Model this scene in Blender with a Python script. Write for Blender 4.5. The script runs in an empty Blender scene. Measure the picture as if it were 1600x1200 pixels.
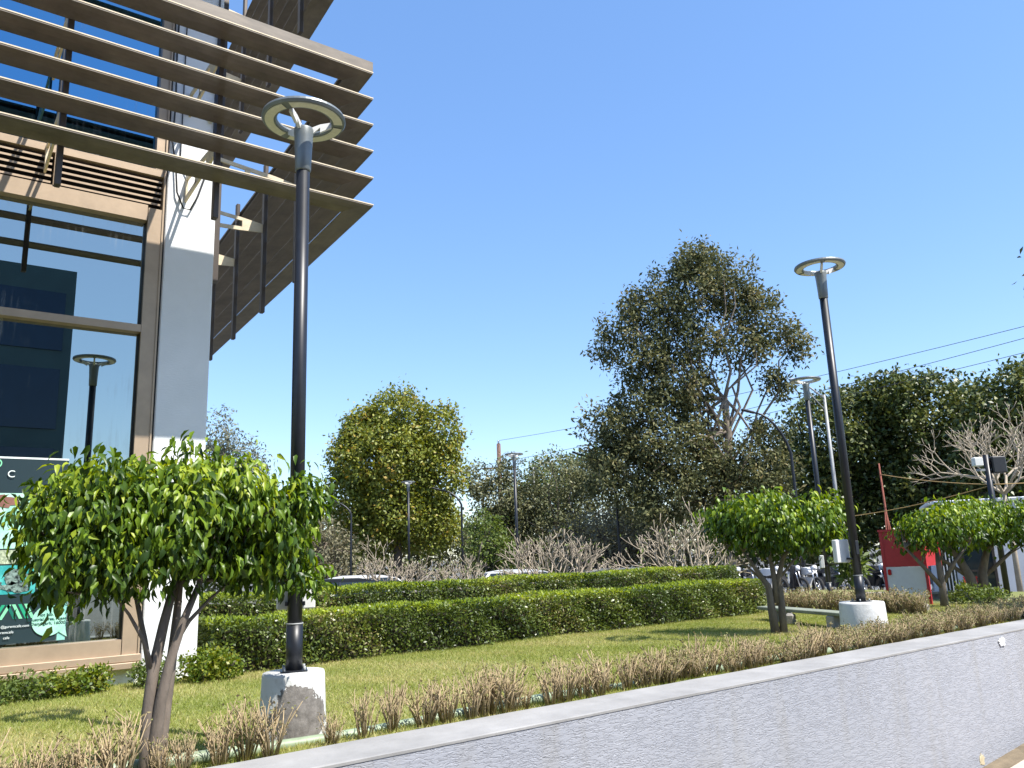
import bpy, math, random
import numpy as np
from mathutils import Matrix, Vector

scene = bpy.context.scene
col = scene.collection
RND = random.Random(7)
R = math.radians

# ------------------------------------------------------------------ camera
cam_data = bpy.data.cameras.new('camera')
cam = bpy.data.objects.new('camera', cam_data)
col.objects.link(cam)
scene.camera = cam
EYE = 1.15
A, PITCH, ROLL = R(53.2), math.atan(270 / 1260), R(2.2)
F = Vector((math.cos(A), math.sin(A), 0)); RT = Vector((math.sin(A), -math.cos(A), 0)); ZU = Vector((0, 0, 1))
fw = F * math.cos(PITCH) + ZU * math.sin(PITCH)
up0 = RT.cross(fw)
right = RT * math.cos(ROLL) - up0 * math.sin(ROLL)
upv = right.cross(fw)
m = Matrix((right, upv, -fw)).transposed().to_4x4()
m.translation = (0, 0, EYE)
cam.matrix_world = m
cam_data.sensor_width = 36
cam_data.lens = 36 * 1260 / 1600
cam_data.clip_end = 3000
cam_data.clip_start = 0.05

# ------------------------------------------------------------------ sky and sun
SUN_EL = 57.0
SUN_AZ = math.atan2(0.376, -0.927)           # clockwise from +Y
world = bpy.data.worlds.new('World'); scene.world = world
world.use_nodes = True
wn = world.node_tree; wn.nodes.clear()
sky = wn.nodes.new('ShaderNodeTexSky'); sky.sky_type = 'NISHITA'
sky.sun_disc = False
sky.sun_elevation = R(SUN_EL); sky.sun_rotation = SUN_AZ
sky.air_density = 0.9; sky.dust_density = 0.4; sky.ozone_density = 3.0
bg = wn.nodes.new('ShaderNodeBackground'); bg.inputs['Strength'].default_value = 0.15
wo = wn.nodes.new('ShaderNodeOutputWorld')
hsv = wn.nodes.new('ShaderNodeHueSaturation'); hsv.inputs['Saturation'].default_value = 1.45; hsv.inputs['Hue'].default_value = .508
gm = wn.nodes.new('ShaderNodeGamma'); gm.inputs[1].default_value = .62; hsv.inputs['Value'].default_value = 1.22
wn.links.new(sky.outputs[0], gm.inputs[0]); wn.links.new(gm.outputs[0], hsv.inputs['Color']); wn.links.new(hsv.outputs[0], bg.inputs[0]); wn.links.new(bg.outputs[0], wo.inputs[0])
sun_d = bpy.data.lights.new('sun', 'SUN'); sun_d.energy = 3.45; sun_d.angle = R(0.53); sun_d.color = (1.0, 0.955, 0.88)
sun = bpy.data.objects.new('sun', sun_d); col.objects.link(sun)
ce = math.cos(R(SUN_EL))
sdir = Vector((0.376 * ce, -0.927 * ce, math.sin(R(SUN_EL))))
sun.rotation_euler = sdir.to_track_quat('Z', 'Y').to_euler()
sun.location = (0, 0, 30)
scene.view_settings.view_transform = 'Standard'
scene.view_settings.look = 'None'
scene.view_settings.exposure = 1.42
scene.view_settings.gamma = 1.0
scene.view_settings.use_curve_mapping = False
scene.render.engine = 'CYCLES'
scene.cycles.max_bounces = 8
scene.cycles.transparent_max_bounces = 12

# ------------------------------------------------------------------ helpers: objects
def tag(o, label, cat, group=None, kind=None):
    if label: o['label'] = label
    if cat: o['category'] = cat
    if group: o['group'] = group
    if kind: o['kind'] = kind
    return o

def thing(name, label, cat, loc=(0, 0, 0), rz=0.0, group=None):
    o = bpy.data.objects.new(name, None); col.objects.link(o)
    o.empty_display_size = 0.1
    o.location = loc; o.rotation_euler = (0, 0, rz)
    return tag(o, label, cat, group)

def link(name, me, parent=None, loc=None, rot=None, scale=None):
    o = bpy.data.objects.new(name, me); col.objects.link(o)
    if parent is not None: o.parent = parent
    if loc is not None: o.location = loc
    if rot is not None: o.rotation_euler = rot
    if scale is not None: o.scale = scale
    return o

def copy_tree(o, parent=None):
    c = o.copy(); col.objects.link(c)
    c.parent = parent
    for ch in list(o.children):
        copy_tree(ch, c)
    return c

class MB:
    """collects shapes, builds ONE mesh object"""
    def __init__(s): s.v = []; s.f = []; s.sm = []
    def add(s, vs, fs, smooth=False):
        b = len(s.v); s.v += [tuple(p) for p in vs]
        for f in fs: s.f.append(tuple(b + i for i in f)); s.sm.append(smooth)
        return s
    def box(s, c, d, rz=0.0, rx=0.0, ry=0.0, bev=0.0):
        hx, hy, hz = d[0] / 2, d[1] / 2, d[2] / 2
        M = Matrix.Rotation(rz, 3, 'Z') @ Matrix.Rotation(ry, 3, 'Y') @ Matrix.Rotation(rx, 3, 'X')
        cv = Vector(c)
        if bev <= 0:
            vs = [cv + M @ Vector((x, y, z)) for x in (-hx, hx) for y in (-hy, hy) for z in (-hz, hz)]
            return s.add(vs, [(0, 1, 3, 2), (4, 6, 7, 5), (0, 4, 5, 1), (2, 3, 7, 6), (0, 2, 6, 4), (1, 5, 7, 3)])
        b = min(bev, hx * .9, hy * .9, hz * .9)
        ring = []
        for (zz, ins) in ((-hz, b), (-hz + b, 0), (hz - b, 0), (hz, b)):
            x, y = hx - ins, hy - ins
            ring.append([(-x + b, -y), (x - b, -y), (x, -y + b), (x, y - b), (x - b, y), (-x + b, y), (-x, y - b), (-x, -y + b)])
        vs = []
        for (zz, rg) in zip((-hz, -hz + b, hz - b, hz), ring):
            vs += [cv + M @ Vector((x, y, zz)) for x, y in rg]
        fs = [tuple(range(7, -1, -1)), tuple(range(24, 32))]
        for k in range(3):
            for i in range(8):
                j = (i + 1) % 8
                fs.append((k * 8 + i, k * 8 + j, k * 8 + 8 + j, k * 8 + 8 + i))
        return s.add(vs, fs)
    def tube(s, pts, rad, n=8, cap=True, smooth=True):
        pts = [Vector(p) for p in pts]
        if not hasattr(rad, '__len__'): rad = [rad] * len(pts)
        vs = []; ref = None
        for i, p in enumerate(pts):
            t = (pts[min(i + 1, len(pts) - 1)] - pts[max(i - 1, 0)])
            if t.length < 1e-9: t = Vector((0, 0, 1))
            t.normalize()
            if ref is None:
                ref = Vector((1, 0, 0)) if abs(t.x) < .9 else Vector((0, 1, 0))
            u = (ref - t * ref.dot(t))
            if u.length < 1e-6: u = t.orthogonal()
            u.normalize(); w = t.cross(u); ref = u
            for k in range(n):
                a = 2 * math.pi * k / n
                vs.append(p + (u * math.cos(a) + w * math.sin(a)) * rad[i])
        fs = []
        for i in range(len(pts) - 1):
            for k in range(n):
                j = (k + 1) % n
                fs.append((i * n + k, i * n + j, i * n + n + j, i * n + n + k))
        if cap:
            fs.append(tuple(range(n - 1, -1, -1))); fs.append(tuple(range((len(pts) - 1) * n, len(pts) * n)))
        return s.add(vs, fs, smooth)
    def lathe(s, prof, n=24, c=(0, 0, 0), smooth=True, wob=0.0, seed=0):
        rr = random.Random(seed); vs = []; fs = []
        wv = [1 + wob * rr.uniform(-1, 1) for _ in range(n)]
        for (r, z) in prof:
            for k in range(n):
                a = 2 * math.pi * k / n
                vs.append((c[0] + r * wv[k] * math.cos(a), c[1] + r * wv[k] * math.sin(a), c[2] + z))
        for i in range(len(prof) - 1):
            for k in range(n):
                j = (k + 1) % n
                fs.append((i * n + k, i * n + j, i * n + n + j, i * n + n + k))
        if prof[0][0] > 1e-6: fs.append(tuple(range(n - 1, -1, -1)))
        if prof[-1][0] > 1e-6: fs.append(tuple(range((len(prof) - 1) * n, len(prof) * n)))
        return s.add(vs, fs, smooth)
    def extrude(s, poly, path0, path1, smooth=False):
        """poly: list of 3D points at start (path0) and the matching list at end"""
        n = len(path0)
        fs = [(i, (i + 1) % n, n + (i + 1) % n, n + i) for i in range(n)]
        fs += [tuple(range(n - 1, -1, -1)), tuple(range(n, 2 * n))]
        return s.add(list(path0) + list(path1), fs, smooth)
    def prism(s, poly, axis, a0, a1):
        """poly of 2D points, extruded along axis 'x','y' or 'z'"""
        def P(u, v, a):
            return {'x': (a, u, v), 'y': (u, a, v), 'z': (u, v, a)}[axis]
        return s.extrude(None, [P(u, v, a0) for u, v in poly], [P(u, v, a1) for u, v in poly])
    def mesh(s, name, mt):
        me = bpy.data.meshes.new(name)
        me.from_pydata(s.v, [], s.f)
        me.polygons.foreach_set('use_smooth', s.sm)
        if mt is not None: me.materials.append(mt)
        me.update()
        return me
    def build(s, name, mt, parent=None, loc=None, rot=None):
        return link(name, s.mesh(name, mt), parent, loc, rot)

# ------------------------------------------------------------------ helpers: materials
def newmat(name):
    mt = bpy.data.materials.new(name); mt.use_nodes = True
    nt = mt.node_tree; nt.nodes.clear()
    out = nt.nodes.new('ShaderNodeOutputMaterial')
    p = nt.nodes.new('ShaderNodeBsdfPrincipled')
    nt.links.new(p.outputs[0], out.inputs['Surface'])
    return mt, nt, p, out

def ramp(nt, stops):
    r = nt.nodes.new('ShaderNodeValToRGB')
    while len(r.color_ramp.elements) < len(stops): r.color_ramp.elements.new(0.5)
    for e, (pos, c) in zip(r.color_ramp.elements, stops):
        e.position = pos; e.color = (c[0], c[1], c[2], 1)
    return r

def coords(nt, kind='Object', scale=(1, 1, 1)):
    tc = nt.nodes.new('ShaderNodeTexCoord'); mp = nt.nodes.new('ShaderNodeMapping')
    mp.inputs['Scale'].default_value = scale
    nt.links.new(tc.outputs[kind], mp.inputs['Vector'])
    return mp.outputs['Vector']

def noise(nt, vec, scale, detail=5, rough=.6, dist=0.0):
    n = nt.nodes.new('ShaderNodeTexNoise')
    n.inputs['Scale'].default_value = scale; n.inputs['Detail'].default_value = detail
    n.inputs['Roughness'].default_value = rough; n.inputs['Distortion'].default_value = dist
    if vec is not None: nt.links.new(vec, n.inputs['Vector'])
    return n.outputs['Fac']

def bump(nt, h, p, strength=.3, dist=.01, prev=None):
    b = nt.nodes.new('ShaderNodeBump')
    b.inputs['Strength'].default_value = strength; b.inputs['Distance'].default_value = dist
    nt.links.new(h, b.inputs['Height'])
    if prev is not None: nt.links.new(prev, b.inputs['Normal'])
    nt.links.new(b.outputs[0], p.inputs['Normal'])
    return b.outputs[0]

def mixc(nt, fac, a, b):
    mx = nt.nodes.new('ShaderNodeMix'); mx.data_type = 'RGBA'
    if isinstance(fac, (int, float)): mx.inputs[0].default_value = fac
    else: nt.links.new(fac, mx.inputs[0])
    for sock, v in ((mx.inputs[6], a), (mx.inputs[7], b)):
        if isinstance(v, tuple): sock.default_value = (v[0], v[1], v[2], 1)
        else: nt.links.new(v, sock)
    return mx.outputs[2]

def mat(name, c, rough=.6, metal=0.0, var=.18, scale=6.0, bmp=0.0, bscale=40.0, spec=.5, stretch=(1, 1, 1)):
    mt, nt, p, out = newmat(name)
    v = coords(nt, 'Object', stretch)
    n = noise(nt, v, scale, 6, .65)
    lo = tuple(max(0, x * (1 - var)) for x in c); hi = tuple(min(1, x * (1 + var)) for x in c)
    r = ramp(nt, [(.3, lo), (.7, hi)])
    nt.links.new(n, r.inputs[0]); nt.links.new(r.outputs[0], p.inputs['Base Color'])
    p.inputs['Roughness'].default_value = rough; p.inputs['Metallic'].default_value = metal
    p.inputs['Specular IOR Level'].default_value = spec
    if bmp: bump(nt, noise(nt, v, bscale, 4), p, bmp, .01)
    return mt

def leafmat(name, stops, rough=.45, trans=.25, spec=.4, obj=False):
    mt, nt, p, out = newmat(name)
    r = ramp(nt, stops)
    if obj:
        a = nt.nodes.new('ShaderNodeObjectInfo'); nt.links.new(a.outputs['Random'], r.inputs[0])
    else:
        a = nt.nodes.new('ShaderNodeAttribute'); a.attribute_name = 'tint'; nt.links.new(a.outputs['Fac'], r.inputs[0])
    nt.links.new(r.outputs[0], p.inputs['Base Color'])
    p.inputs['Roughness'].default_value = rough; p.inputs['Specular IOR Level'].default_value = spec
    tr = nt.nodes.new('ShaderNodeBsdfTranslucent')
    hs = nt.nodes.new('ShaderNodeHueSaturation'); hs.inputs['Hue'].default_value = .485
    hs.inputs['Saturation'].default_value = 1.15; hs.inputs['Value'].default_value = 1.5
    nt.links.new(r.outputs[0], hs.inputs['Color']); nt.links.new(hs.outputs[0], tr.inputs[0])
    ms = nt.nodes.new('ShaderNodeMixShader'); ms.inputs[0].default_value = trans
    nt.links.new(p.outputs[0], ms.inputs[1]); nt.links.new(tr.outputs[0], ms.inputs[2])
    nt.links.new(ms.outputs[0], out.inputs['Surface'])
    return mt

M = {}
M['white_paint'] = mat('white_paint', (.74, .75, .76), .7, var=.06, scale=3, bmp=.25, bscale=60)
M['cabin_white'] = mat('cabin_white', (.62, .65, .70), .7, var=.06, scale=2)
M['champagne'] = mat('champagne_metal', (.38, .285, .195), .45, .25, var=.10, scale=5)
M['bronze'] = mat('bronze_louvre', (.13, .107, .082), .55, .1, var=.3, scale=3, stretch=(1, 1, 4))
M['bronze_post'] = mat('bronze_post', (.06, .046, .036), .5, .2, var=.15)
M['cream_metal'] = mat('cream_bracket', (.62, .52, .36), .6, var=.15, scale=12)
M['black_gap'] = mat('black_sealant', (.012, .012, .013), .8)
M['dark_back'] = mat('dark_void', (.02, .018, .016), .9)
M['pole'] = mat('blue_black_pole', (.010, .012, .017), .42, .05, var=.25, scale=9)
M['lamp_grey'] = mat('lamp_grey', (.17, .19, .195), .42, .3, var=.1)
M['lamp_arm'] = mat('lamp_arm_white', (.62, .62, .60), .5, var=.08)
M['diffuser'] = mat('lamp_diffuser', (.62, .60, .50), .35, var=.1, scale=30)
M['box_white'] = mat('junction_white', (.66, .66, .63), .55, var=.1)
M['concrete'] = mat('concrete', (.34, .32, .30), .85, var=.2, scale=8, bmp=.4)
M['stone'] = mat('stone', (.27, .25, .22), .9, var=.3, scale=10, bmp=.5)
M['asphalt'] = mat('asphalt', (.11, .108, .10), .9, var=.2, scale=2)
M['soil'] = mat('soil', (.16, .125, .08), .95, var=.35, scale=6, bmp=.5)
M['pipe'] = mat('green_pipe', (.25, .31, .20), .5, var=.25, scale=5)
M['red'] = mat('red_paint', (.42, .022, .03), .45, var=.12)
M['rust'] = mat('rusty_red', (.20, .055, .035), .8, var=.3, scale=20)
M['panel_white'] = mat('panel_white', (.66, .68, .70), .5, var=.06)
M['rail_white'] = mat('rail_white', (.66, .66, .64), .6, var=.1)
M['black'] = mat('black_plastic', (.018, .018, .02), .4)
M['rubber'] = mat('rubber', (.02, .02, .02), .85)
M['chrome'] = mat('steel', (.55, .56, .58), .3, .9, var=.05)
M['silver_pole'] = mat('galvanised', (.28, .29, .29), .6, .2, var=.1)
M['bark_ficus'] = mat('bark_ficus', (.155, .125, .10), .85, var=.35, scale=9, bmp=.5, bscale=30, stretch=(1, 1, .35))
M['bark_dark'] = mat('bark_dark', (.10, .085, .07), .9, var=.35, scale=3, bmp=.4)
M['bark_pale'] = mat('bark_pale', (.20, .16, .12), .85, var=.3, scale=2, bmp=.3)
M['plumeria'] = mat('plumeria_bark', (.36, .30, .22), .8, var=.25, scale=6)
M['twig'] = mat('dry_twig', (.34, .26, .15), .85, var=.4, scale=14)
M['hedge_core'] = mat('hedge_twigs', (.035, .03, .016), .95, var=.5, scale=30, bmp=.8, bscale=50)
M['wire'] = mat('wire', (.05, .05, .055), .6)
M['wire_yellow'] = mat('yellow_cable', (.42, .27, .10), .6)
M['silver_car'] = mat('silver_car', (.46, .48, .50), .25, .5, var=.03)
M['white_car'] = mat('white_car', (.72, .73, .74), .25, var=.03)
M['dark_car'] = mat('dark_car', (.03, .035, .045), .22, .2, var=.05)
M['curtain'] = mat('blue_curtain', (.03, .10, .30), .8, var=.2, scale=3)
M['room'] = mat('room_wall', (.16, .17, .17), .9)
M['tail'] = mat('red_lens', (.45, .01, .012), .2)

def glassmat(name, gloss, tint, fac, streak=True):
    """reflective coated facade glass: mirror coat over tinted see-through pane"""
    mt, nt, p, out = newmat(name)
    nt.nodes.remove(p)
    g = nt.nodes.new('ShaderNodeBsdfGlossy'); g.inputs['Color'].default_value = (*gloss, 1); g.inputs['Roughness'].default_value = .004
    t = nt.nodes.new('ShaderNodeBsdfTransparent'); t.inputs['Color'].default_value = (*tint, 1)
    ms = nt.nodes.new('ShaderNodeMixShader'); ms.inputs[0].default_value = fac
    nt.links.new(t.outputs[0], ms.inputs[1]); nt.links.new(g.outputs[0], ms.inputs[2])
    last = ms.outputs[0]
    if streak:
        v = coords(nt, 'Object', (26, 1, 1.3))
        n = noise(nt, v, 1.0, 3, .7)
        v2 = coords(nt, 'Object', (1, 1, 1)); n2 = noise(nt, v2, 1.1, 3)
        mu = nt.nodes.new('ShaderNodeMath'); mu.operation = 'MULTIPLY'
        nt.links.new(n, mu.inputs[0]); nt.links.new(n2, mu.inputs[1])
        rr = ramp(nt, [(.30, (0, 0, 0)), (.52, (.30, .30, .30))]); nt.links.new(mu.outputs[0], rr.inputs[0])
        d = nt.nodes.new('ShaderNodeBsdfDiffuse'); d.inputs['Color'].default_value = (.45, .47, .46, 1)
        m2 = nt.nodes.new('ShaderNodeMixShader')
        nt.links.new(rr.outputs[0], m2.inputs[0]); nt.links.new(last, m2.inputs[1]); nt.links.new(d.outputs[0], m2.inputs[2])
        last = m2.outputs[0]
    nt.links.new(last, out.inputs['Surface'])
    return mt
M['glass_low'] = glassmat('facade_glass_low', (.50, .56, .52), (.20, .30, .32), .75)
M['glass_up'] = glassmat('facade_glass_up', (.11, .31, .50), (.03, .09, .22), .85)  # bluer coat than the lower panes: deeper sky reflection painted into the tint
M['car_glass'] = mat('car_glass', (.02, .03, .035), .05, .0, var=.0)

def plaster_mat():
    mt, nt, p, out = newmat('grey_textured_plaster')
    v = coords(nt, 'Object', (1, 1, 1))
    big = noise(nt, v, .9, 5, .6)
    r = ramp(nt, [(.25, (.285, .298, .335)), (.75, (.335, .345, .375))]); nt.links.new(big, r.inputs[0])
    # vertical grime streaks
    vs = coords(nt, 'Object', (2.2, 1, .25)); st = noise(nt, vs, 1.6, 4, .6)
    rs = ramp(nt, [(.52, (0, 0, 0)), (.75, (.55, .55, .55))]); nt.links.new(st, rs.inputs[0])
    c1 = mixc(nt, rs.outputs[0], r.outputs[0], (.255, .245, .225))
    nt.links.new(c1, p.inputs['Base Color']); p.inputs['Roughness'].default_value = .8
    va = coords(nt, 'Object', (9, 9, 55)); a = noise(nt, va, 1.0, 3, .55, .9)
    ra = ramp(nt, [(.40, (1, 1, 1)), (.455, (0, 0, 0)), (.47, (0, 0, 0)), (.52, (.9, .9, .9))]); nt.links.new(a, ra.inputs[0])
    b1 = bump(nt, ra.outputs[0], p, .55, .008)
    bump(nt, noise(nt, coords(nt, 'Object', (30, 30, 110)), 1.0, 4), p, .4, .006, b1)
    return mt
M['plaster'] = plaster_mat()
M['coping'] = mat('smooth_cement_coping', (.265, .26, .252), .85, var=.2, scale=2.2, bmp=.25, bscale=25)

def pillar_mat():
    mt, nt, p, out = newmat('painted_pillar')
    v = coords(nt, 'Object', (1, 1, 1))
    n = noise(nt, v, 1.6, 5); r = ramp(nt, [(.3, (.68, .69, .69)), (.7, (.76, .765, .765))]); nt.links.new(n, r.inputs[0])
    nt.links.new(r.outputs[0], p.inputs['Base Color']); p.inputs['Roughness'].default_value = .8
    bump(nt, noise(nt, coords(nt, 'Object', (14, 14, 75)), 1.0, 4, .6, .6), p, .45, .006)
    return mt
M['pillar'] = pillar_mat()

def ground_mat():
    mt, nt, p, out = newmat('lawn_soil')
    v = coords(nt, 'Object')
    a = noise(nt, v, .8, 5); b = noise(nt, v, 25, 4)
    r = ramp(nt, [(.3, (.17, .19, .05)), (.55, (.24, .24, .08)), (.75, (.30, .26, .12))]); nt.links.new(a, r.inputs[0])
    c = mixc(nt, b, r.outputs[0], (.13, .15, .04))
    nt.links.new(c, p.inputs['Base Color']); p.inputs['Roughness'].default_value = .95
    bump(nt, b, p, .8, .02)
    return mt
M['lawn'] = ground_mat()

def base_mat(seed, patch):
    """white paint with a patch of bare grey cement where the plaster has come off"""
    mt, nt, p, out = newmat('peeling_white_base')
    tc = nt.nodes.new('ShaderNodeTexCoord')
    n1 = noise(nt, tc.outputs['Object'], 7, 6, .7)
    # distance to patch centre
    sub = nt.nodes.new('ShaderNodeVectorMath'); sub.operation = 'DISTANCE'; sub.inputs[1].default_value = patch[:3]
    nt.links.new(tc.outputs['Object'], sub.inputs[0])
    ad = nt.nodes.new('ShaderNodeMath'); ad.operation = 'MULTIPLY_ADD'; ad.inputs[1].default_value = .36; 
    nt.links.new(n1, ad.inputs[0]); nt.links.new(sub.outputs['Value'], ad.inputs[2])
    lt = nt.nodes.new('ShaderNodeMath'); lt.operation = 'LESS_THAN'; lt.inputs[1].default_value = patch[3]
    nt.links.new(ad.outputs[0], lt.inputs[0])
    n2 = noise(nt, tc.outputs['Object'], 18, 6, .7)
    rc = ramp(nt, [(.3, (.10, .09, .08)), (.7, (.24, .22, .20))]); nt.links.new(n2, rc.inputs[0])
    rw = ramp(nt, [(.25, (.42, .41, .38)), (.5, (.60, .60, .58))]); nt.links.new(n1, rw.inputs[0])
    nt.links.new(mixc(nt, lt.outputs[0], rw.outputs[0], rc.outputs[0]), p.inputs['Base Color'])
    p.inputs['Roughness'].default_value = .85
    inv = nt.nodes.new('ShaderNodeMath'); inv.operation = 'SUBTRACT'; inv.inputs[0].default_value = 1.0
    nt.links.new(lt.outputs[0], inv.inputs[1])
    b1 = bump(nt, inv.outputs[0], p, 1.0, .012)
    bump(nt, n2, p, .5, .012, b1)
    return mt

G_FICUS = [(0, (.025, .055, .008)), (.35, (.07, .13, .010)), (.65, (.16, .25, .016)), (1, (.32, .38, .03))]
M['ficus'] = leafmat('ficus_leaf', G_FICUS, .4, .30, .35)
M['ficus_obj'] = leafmat('ficus_leaf_single', G_FICUS, .4, .30, .35, obj=True)
M['hedge'] = leafmat('hedge_leaf', [(0, (.045, .07, .016)), (.5, (.11, .155, .03)), (.8, (.18, .22, .04)), (1, (.26, .21, .10))], .40, .22, .6)
M['hedge_sunlit'] = leafmat('hedge_leaf_sunlit', [(0, (.20, .29, .025)), (1, (.42, .48, .06))], .5, .4)  # same hedge leaf made lighter: sunlight on the clipped top painted into the colour
M['grass'] = leafmat('grass_blade', [(0, (.20, .25, .045)), (.5, (.31, .335, .085)), (.8, (.43, .40, .15)), (1, (.52, .45, .22))], .6, .35)
M['shrub_yellow'] = leafmat('yellow_green_leaf', [(0, (.05, .10, .012)), (.5, (.14, .19, .022)), (1, (.30, .29, .04))], .45, .3)
M['dry_leaf'] = leafmat('dry_leaf', [(0, (.13, .10, .05)), (.4, (.27, .22, .11)), (.7, (.22, .24, .07)), (1, (.36, .33, .17))], .7, .2)
M['round_leaf'] = leafmat('round_tree_leaf', [(0, (.08, .11, .018)), (.5, (.20, .23, .035)), (.85, (.28, .28, .045)), (.96, (.30, .24, .04)), (1, (.34, .23, .04))], .5, .22)
M['tall_leaf'] = leafmat('tall_tree_leaf', [(0, (.04, .05, .02)), (.5, (.11, .12, .05)), (.85, (.20, .19, .08)), (1, (.27, .23, .11))], .6, .2, .2)
M['dark_leaf'] = leafmat('dark_tree_leaf', [(0, (.03, .05, .012)), (.55, (.085, .11, .025)), (1, (.20, .20, .05))], .45, .15)
M['olive_leaf'] = leafmat('olive_tree_leaf', [(0, (.075, .085, .04)), (.6, (.15, .16, .07)), (1, (.25, .24, .12))], .5, .2)
M['dusty_leaf'] = leafmat('dusty_leaf', [(0, (.12, .115, .07)), (.6, (.20, .185, .11)), (1, (.27, .25, .15))], .7, .2)
M['fresh_leaf'] = leafmat('fresh_leaf', [(0, (.06, .10, .02)), (1, (.17, .22, .05))], .5, .3)
M['gum_leaf'] = leafmat('gum_leaf', [(0, (.10, .115, .075)), (1, (.21, .215, .14))], .5, .2)

# ------------------------------------------------------------------ helpers: foliage
NR = np.random.default_rng(11)
T_QUAD = (np.array([[0, 0, 0], [.5, .45, .06], [0, 1, -.05], [-.5, .45, .06]]), [[0, 1, 2, 3]])
T_LEAF = (np.array([[0, 0, 0], [.44, .26, .10], [.34, .60, .05], [0, 1.0, -.22], [-.34, .60, .05], [-.44, .26, .10], [0, .30, 0], [0, .62, -.03]]),
          [[0, 1, 6], [1, 2, 7, 6], [2, 3, 7], [0, 6, 5], [6, 7, 4, 5], [7, 3, 4]])
T_BLADE = (np.array([[-.5, 0, 0], [.5, 0, 0], [0, 1, .25]]), [[0, 1, 2]])

def unit(a): return a / np.maximum(np.linalg.norm(a, axis=1, keepdims=True), 1e-9)

def leaf_arrays(P, D, N, L, W, T):
    D = unit(D); N = unit(N - D * np.sum(N * D, 1, keepdims=True)); X = np.cross(D, N)
    tv = T[0]; k = len(tv); n = len(P)
    V = (P[:, None, :] + X[:, None, :] * (tv[None, :, 0:1] * W[:, None, None])
         + D[:, None, :] * (tv[None, :, 1:2] * L[:, None, None]) + N[:, None, :] * (tv[None, :, 2:3] * L[:, None, None]))
    return V.reshape(-1, 3), k, n

def leaf_cloud(name, P, D, N, L, W, tint, T, mt, parent=None):
    V, k, n = leaf_arrays(P, D, N, L, W, T)
    sizes = np.array([len(f) for f in T[1]]); flat = np.concatenate([np.array(f) for f in T[1]])
    loops = (flat[None, :] + (np.arange(n) * k)[:, None]).reshape(-1)
    tot = np.tile(sizes, n); start = np.concatenate([[0], np.cumsum(tot)[:-1]])
    me = bpy.data.meshes.new(name)
    me.vertices.add(len(V)); me.vertices.foreach_set('co', V.astype(np.float32).ravel())
    me.loops.add(len(loops)); me.loops.foreach_set('vertex_index', loops.astype(np.int32))
    me.polygons.add(len(tot)); me.polygons.foreach_set('loop_start', start.astype(np.int32))
    try: me.polygons.foreach_set('loop_total', tot.astype(np.int32))
    except Exception: pass
    at = me.attributes.new('tint', 'FLOAT', 'POINT')
    at.data.foreach_set('value', np.repeat(tint, k).astype(np.float32))
    me.materials.append(mt)
    me.update(calc_edges=True)
    return link(name, me, parent)

def blob_points(blobs, nclump, per, sig, shell=.55, rng=NR):
    """clump centres inside ellipsoids (more towards the outside), then leaves round each"""
    B = np.array([[*b[0], *b[1]] for b in blobs], float)
    w = (B[:, 3] * B[:, 4] * B[:, 5]) ** (2 / 3); w /= w.sum()
    idx = rng.choice(len(B), nclump, p=w)
    d = unit(rng.normal(size=(nclump, 3)))
    r = shell + (1 - shell) * rng.random((nclump, 1)) ** .6
    c = B[idx, :3] + d * B[idx, 3:] * r
    out = d.copy()
    tint_c = np.clip(rng.normal(.48, .2, nclump), 0, 1)
    P = np.repeat(c, per, 0) + rng.normal(size=(nclump * per, 3)) * sig
    O = np.repeat(out, per, 0)
    t = np.clip(np.repeat(tint_c, per) + rng.normal(0, .18, nclump * per), 0, 1)
    return P, O, t, c

def foliage(name, blobs, nclump, per, sig, L, W, mt, parent, T=T_QUAD, shell=.55, droop=.4, extra=None):
    P, O, t, c = blob_points(blobs, nclump, per, sig, shell)
    n = len(P)
    D = NR.normal(size=(n, 3)) + O * .5; D[:, 2] -= droop
    N = NR.normal(size=(n, 3)) * .8 + O * .5; N[:, 2] += .7
    Ls = L * NR.uniform(.7, 1.25, n); Ws = W * NR.uniform(.7, 1.25, n)
    o = leaf_cloud(name, P, D, N, Ls, Ws, t, T, mt, parent)
    return o, c

def branchy(base, fork, targets, r0, mt, name, parent, n=7, wob=.25, seed=1, extra=None, r1=.02, lr=.5):
    rr = random.Random(seed); mb = MB()
    base = Vector(base); fork = Vector(fork)
    pts = []; rad = []
    for i in range(7):
        t = i / 6
        p = base.lerp(fork, t) + Vector((rr.uniform(-1, 1), rr.uniform(-1, 1), 0)) * wob * .25 * math.sin(math.pi * t)
        pts.append(p); rad.append(r0 * (1.25 if i == 0 else 1 - .35 * t))
    mb.tube(pts, rad, n + 3)
    for tg in targets:
        tg = Vector(tg); s = rr.uniform(.55, 1.0)
        st = pts[min(6, int(round(6 * s)))]
        d = tg - st; q = []; rd = []
        for i in range(5):
            t = i / 4
            p = st.lerp(tg, t) + Vector((rr.uniform(-1, 1), rr.uniform(-1, 1), rr.uniform(-.3, 1))) * wob * math.sin(math.pi * t)
            q.append(p); rd.append(max(r1, r0 * lr * (1 - t) ** .8 + r1))
        mb.tube(q, rd, n, cap=False)
    return mb.build(name, mt, parent)

# ================================================================== SETTING
def structure(o): o['kind'] = 'structure'; return o

# wide ground sheet at parking level, with an opening for the sunken ramp
HX0, HX1, HY0, HY1 = -14.0, 14.9, 0.8, 4.25
gz = -0.75
mb = MB()
XS = [-700, HX0, HX1, 700]; YS = [-700, HY0, HY1, 900]
for i in range(3):
    for j in range(3):
        if i == 1 and j == 1: continue
        mb.add([(XS[i], YS[j], gz), (XS[i + 1], YS[j], gz), (XS[i + 1], YS[j + 1], gz), (XS[i], YS[j + 1], gz)], [(0, 1, 2, 3)])
structure(mb.build('ground', M['asphalt']))

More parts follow.
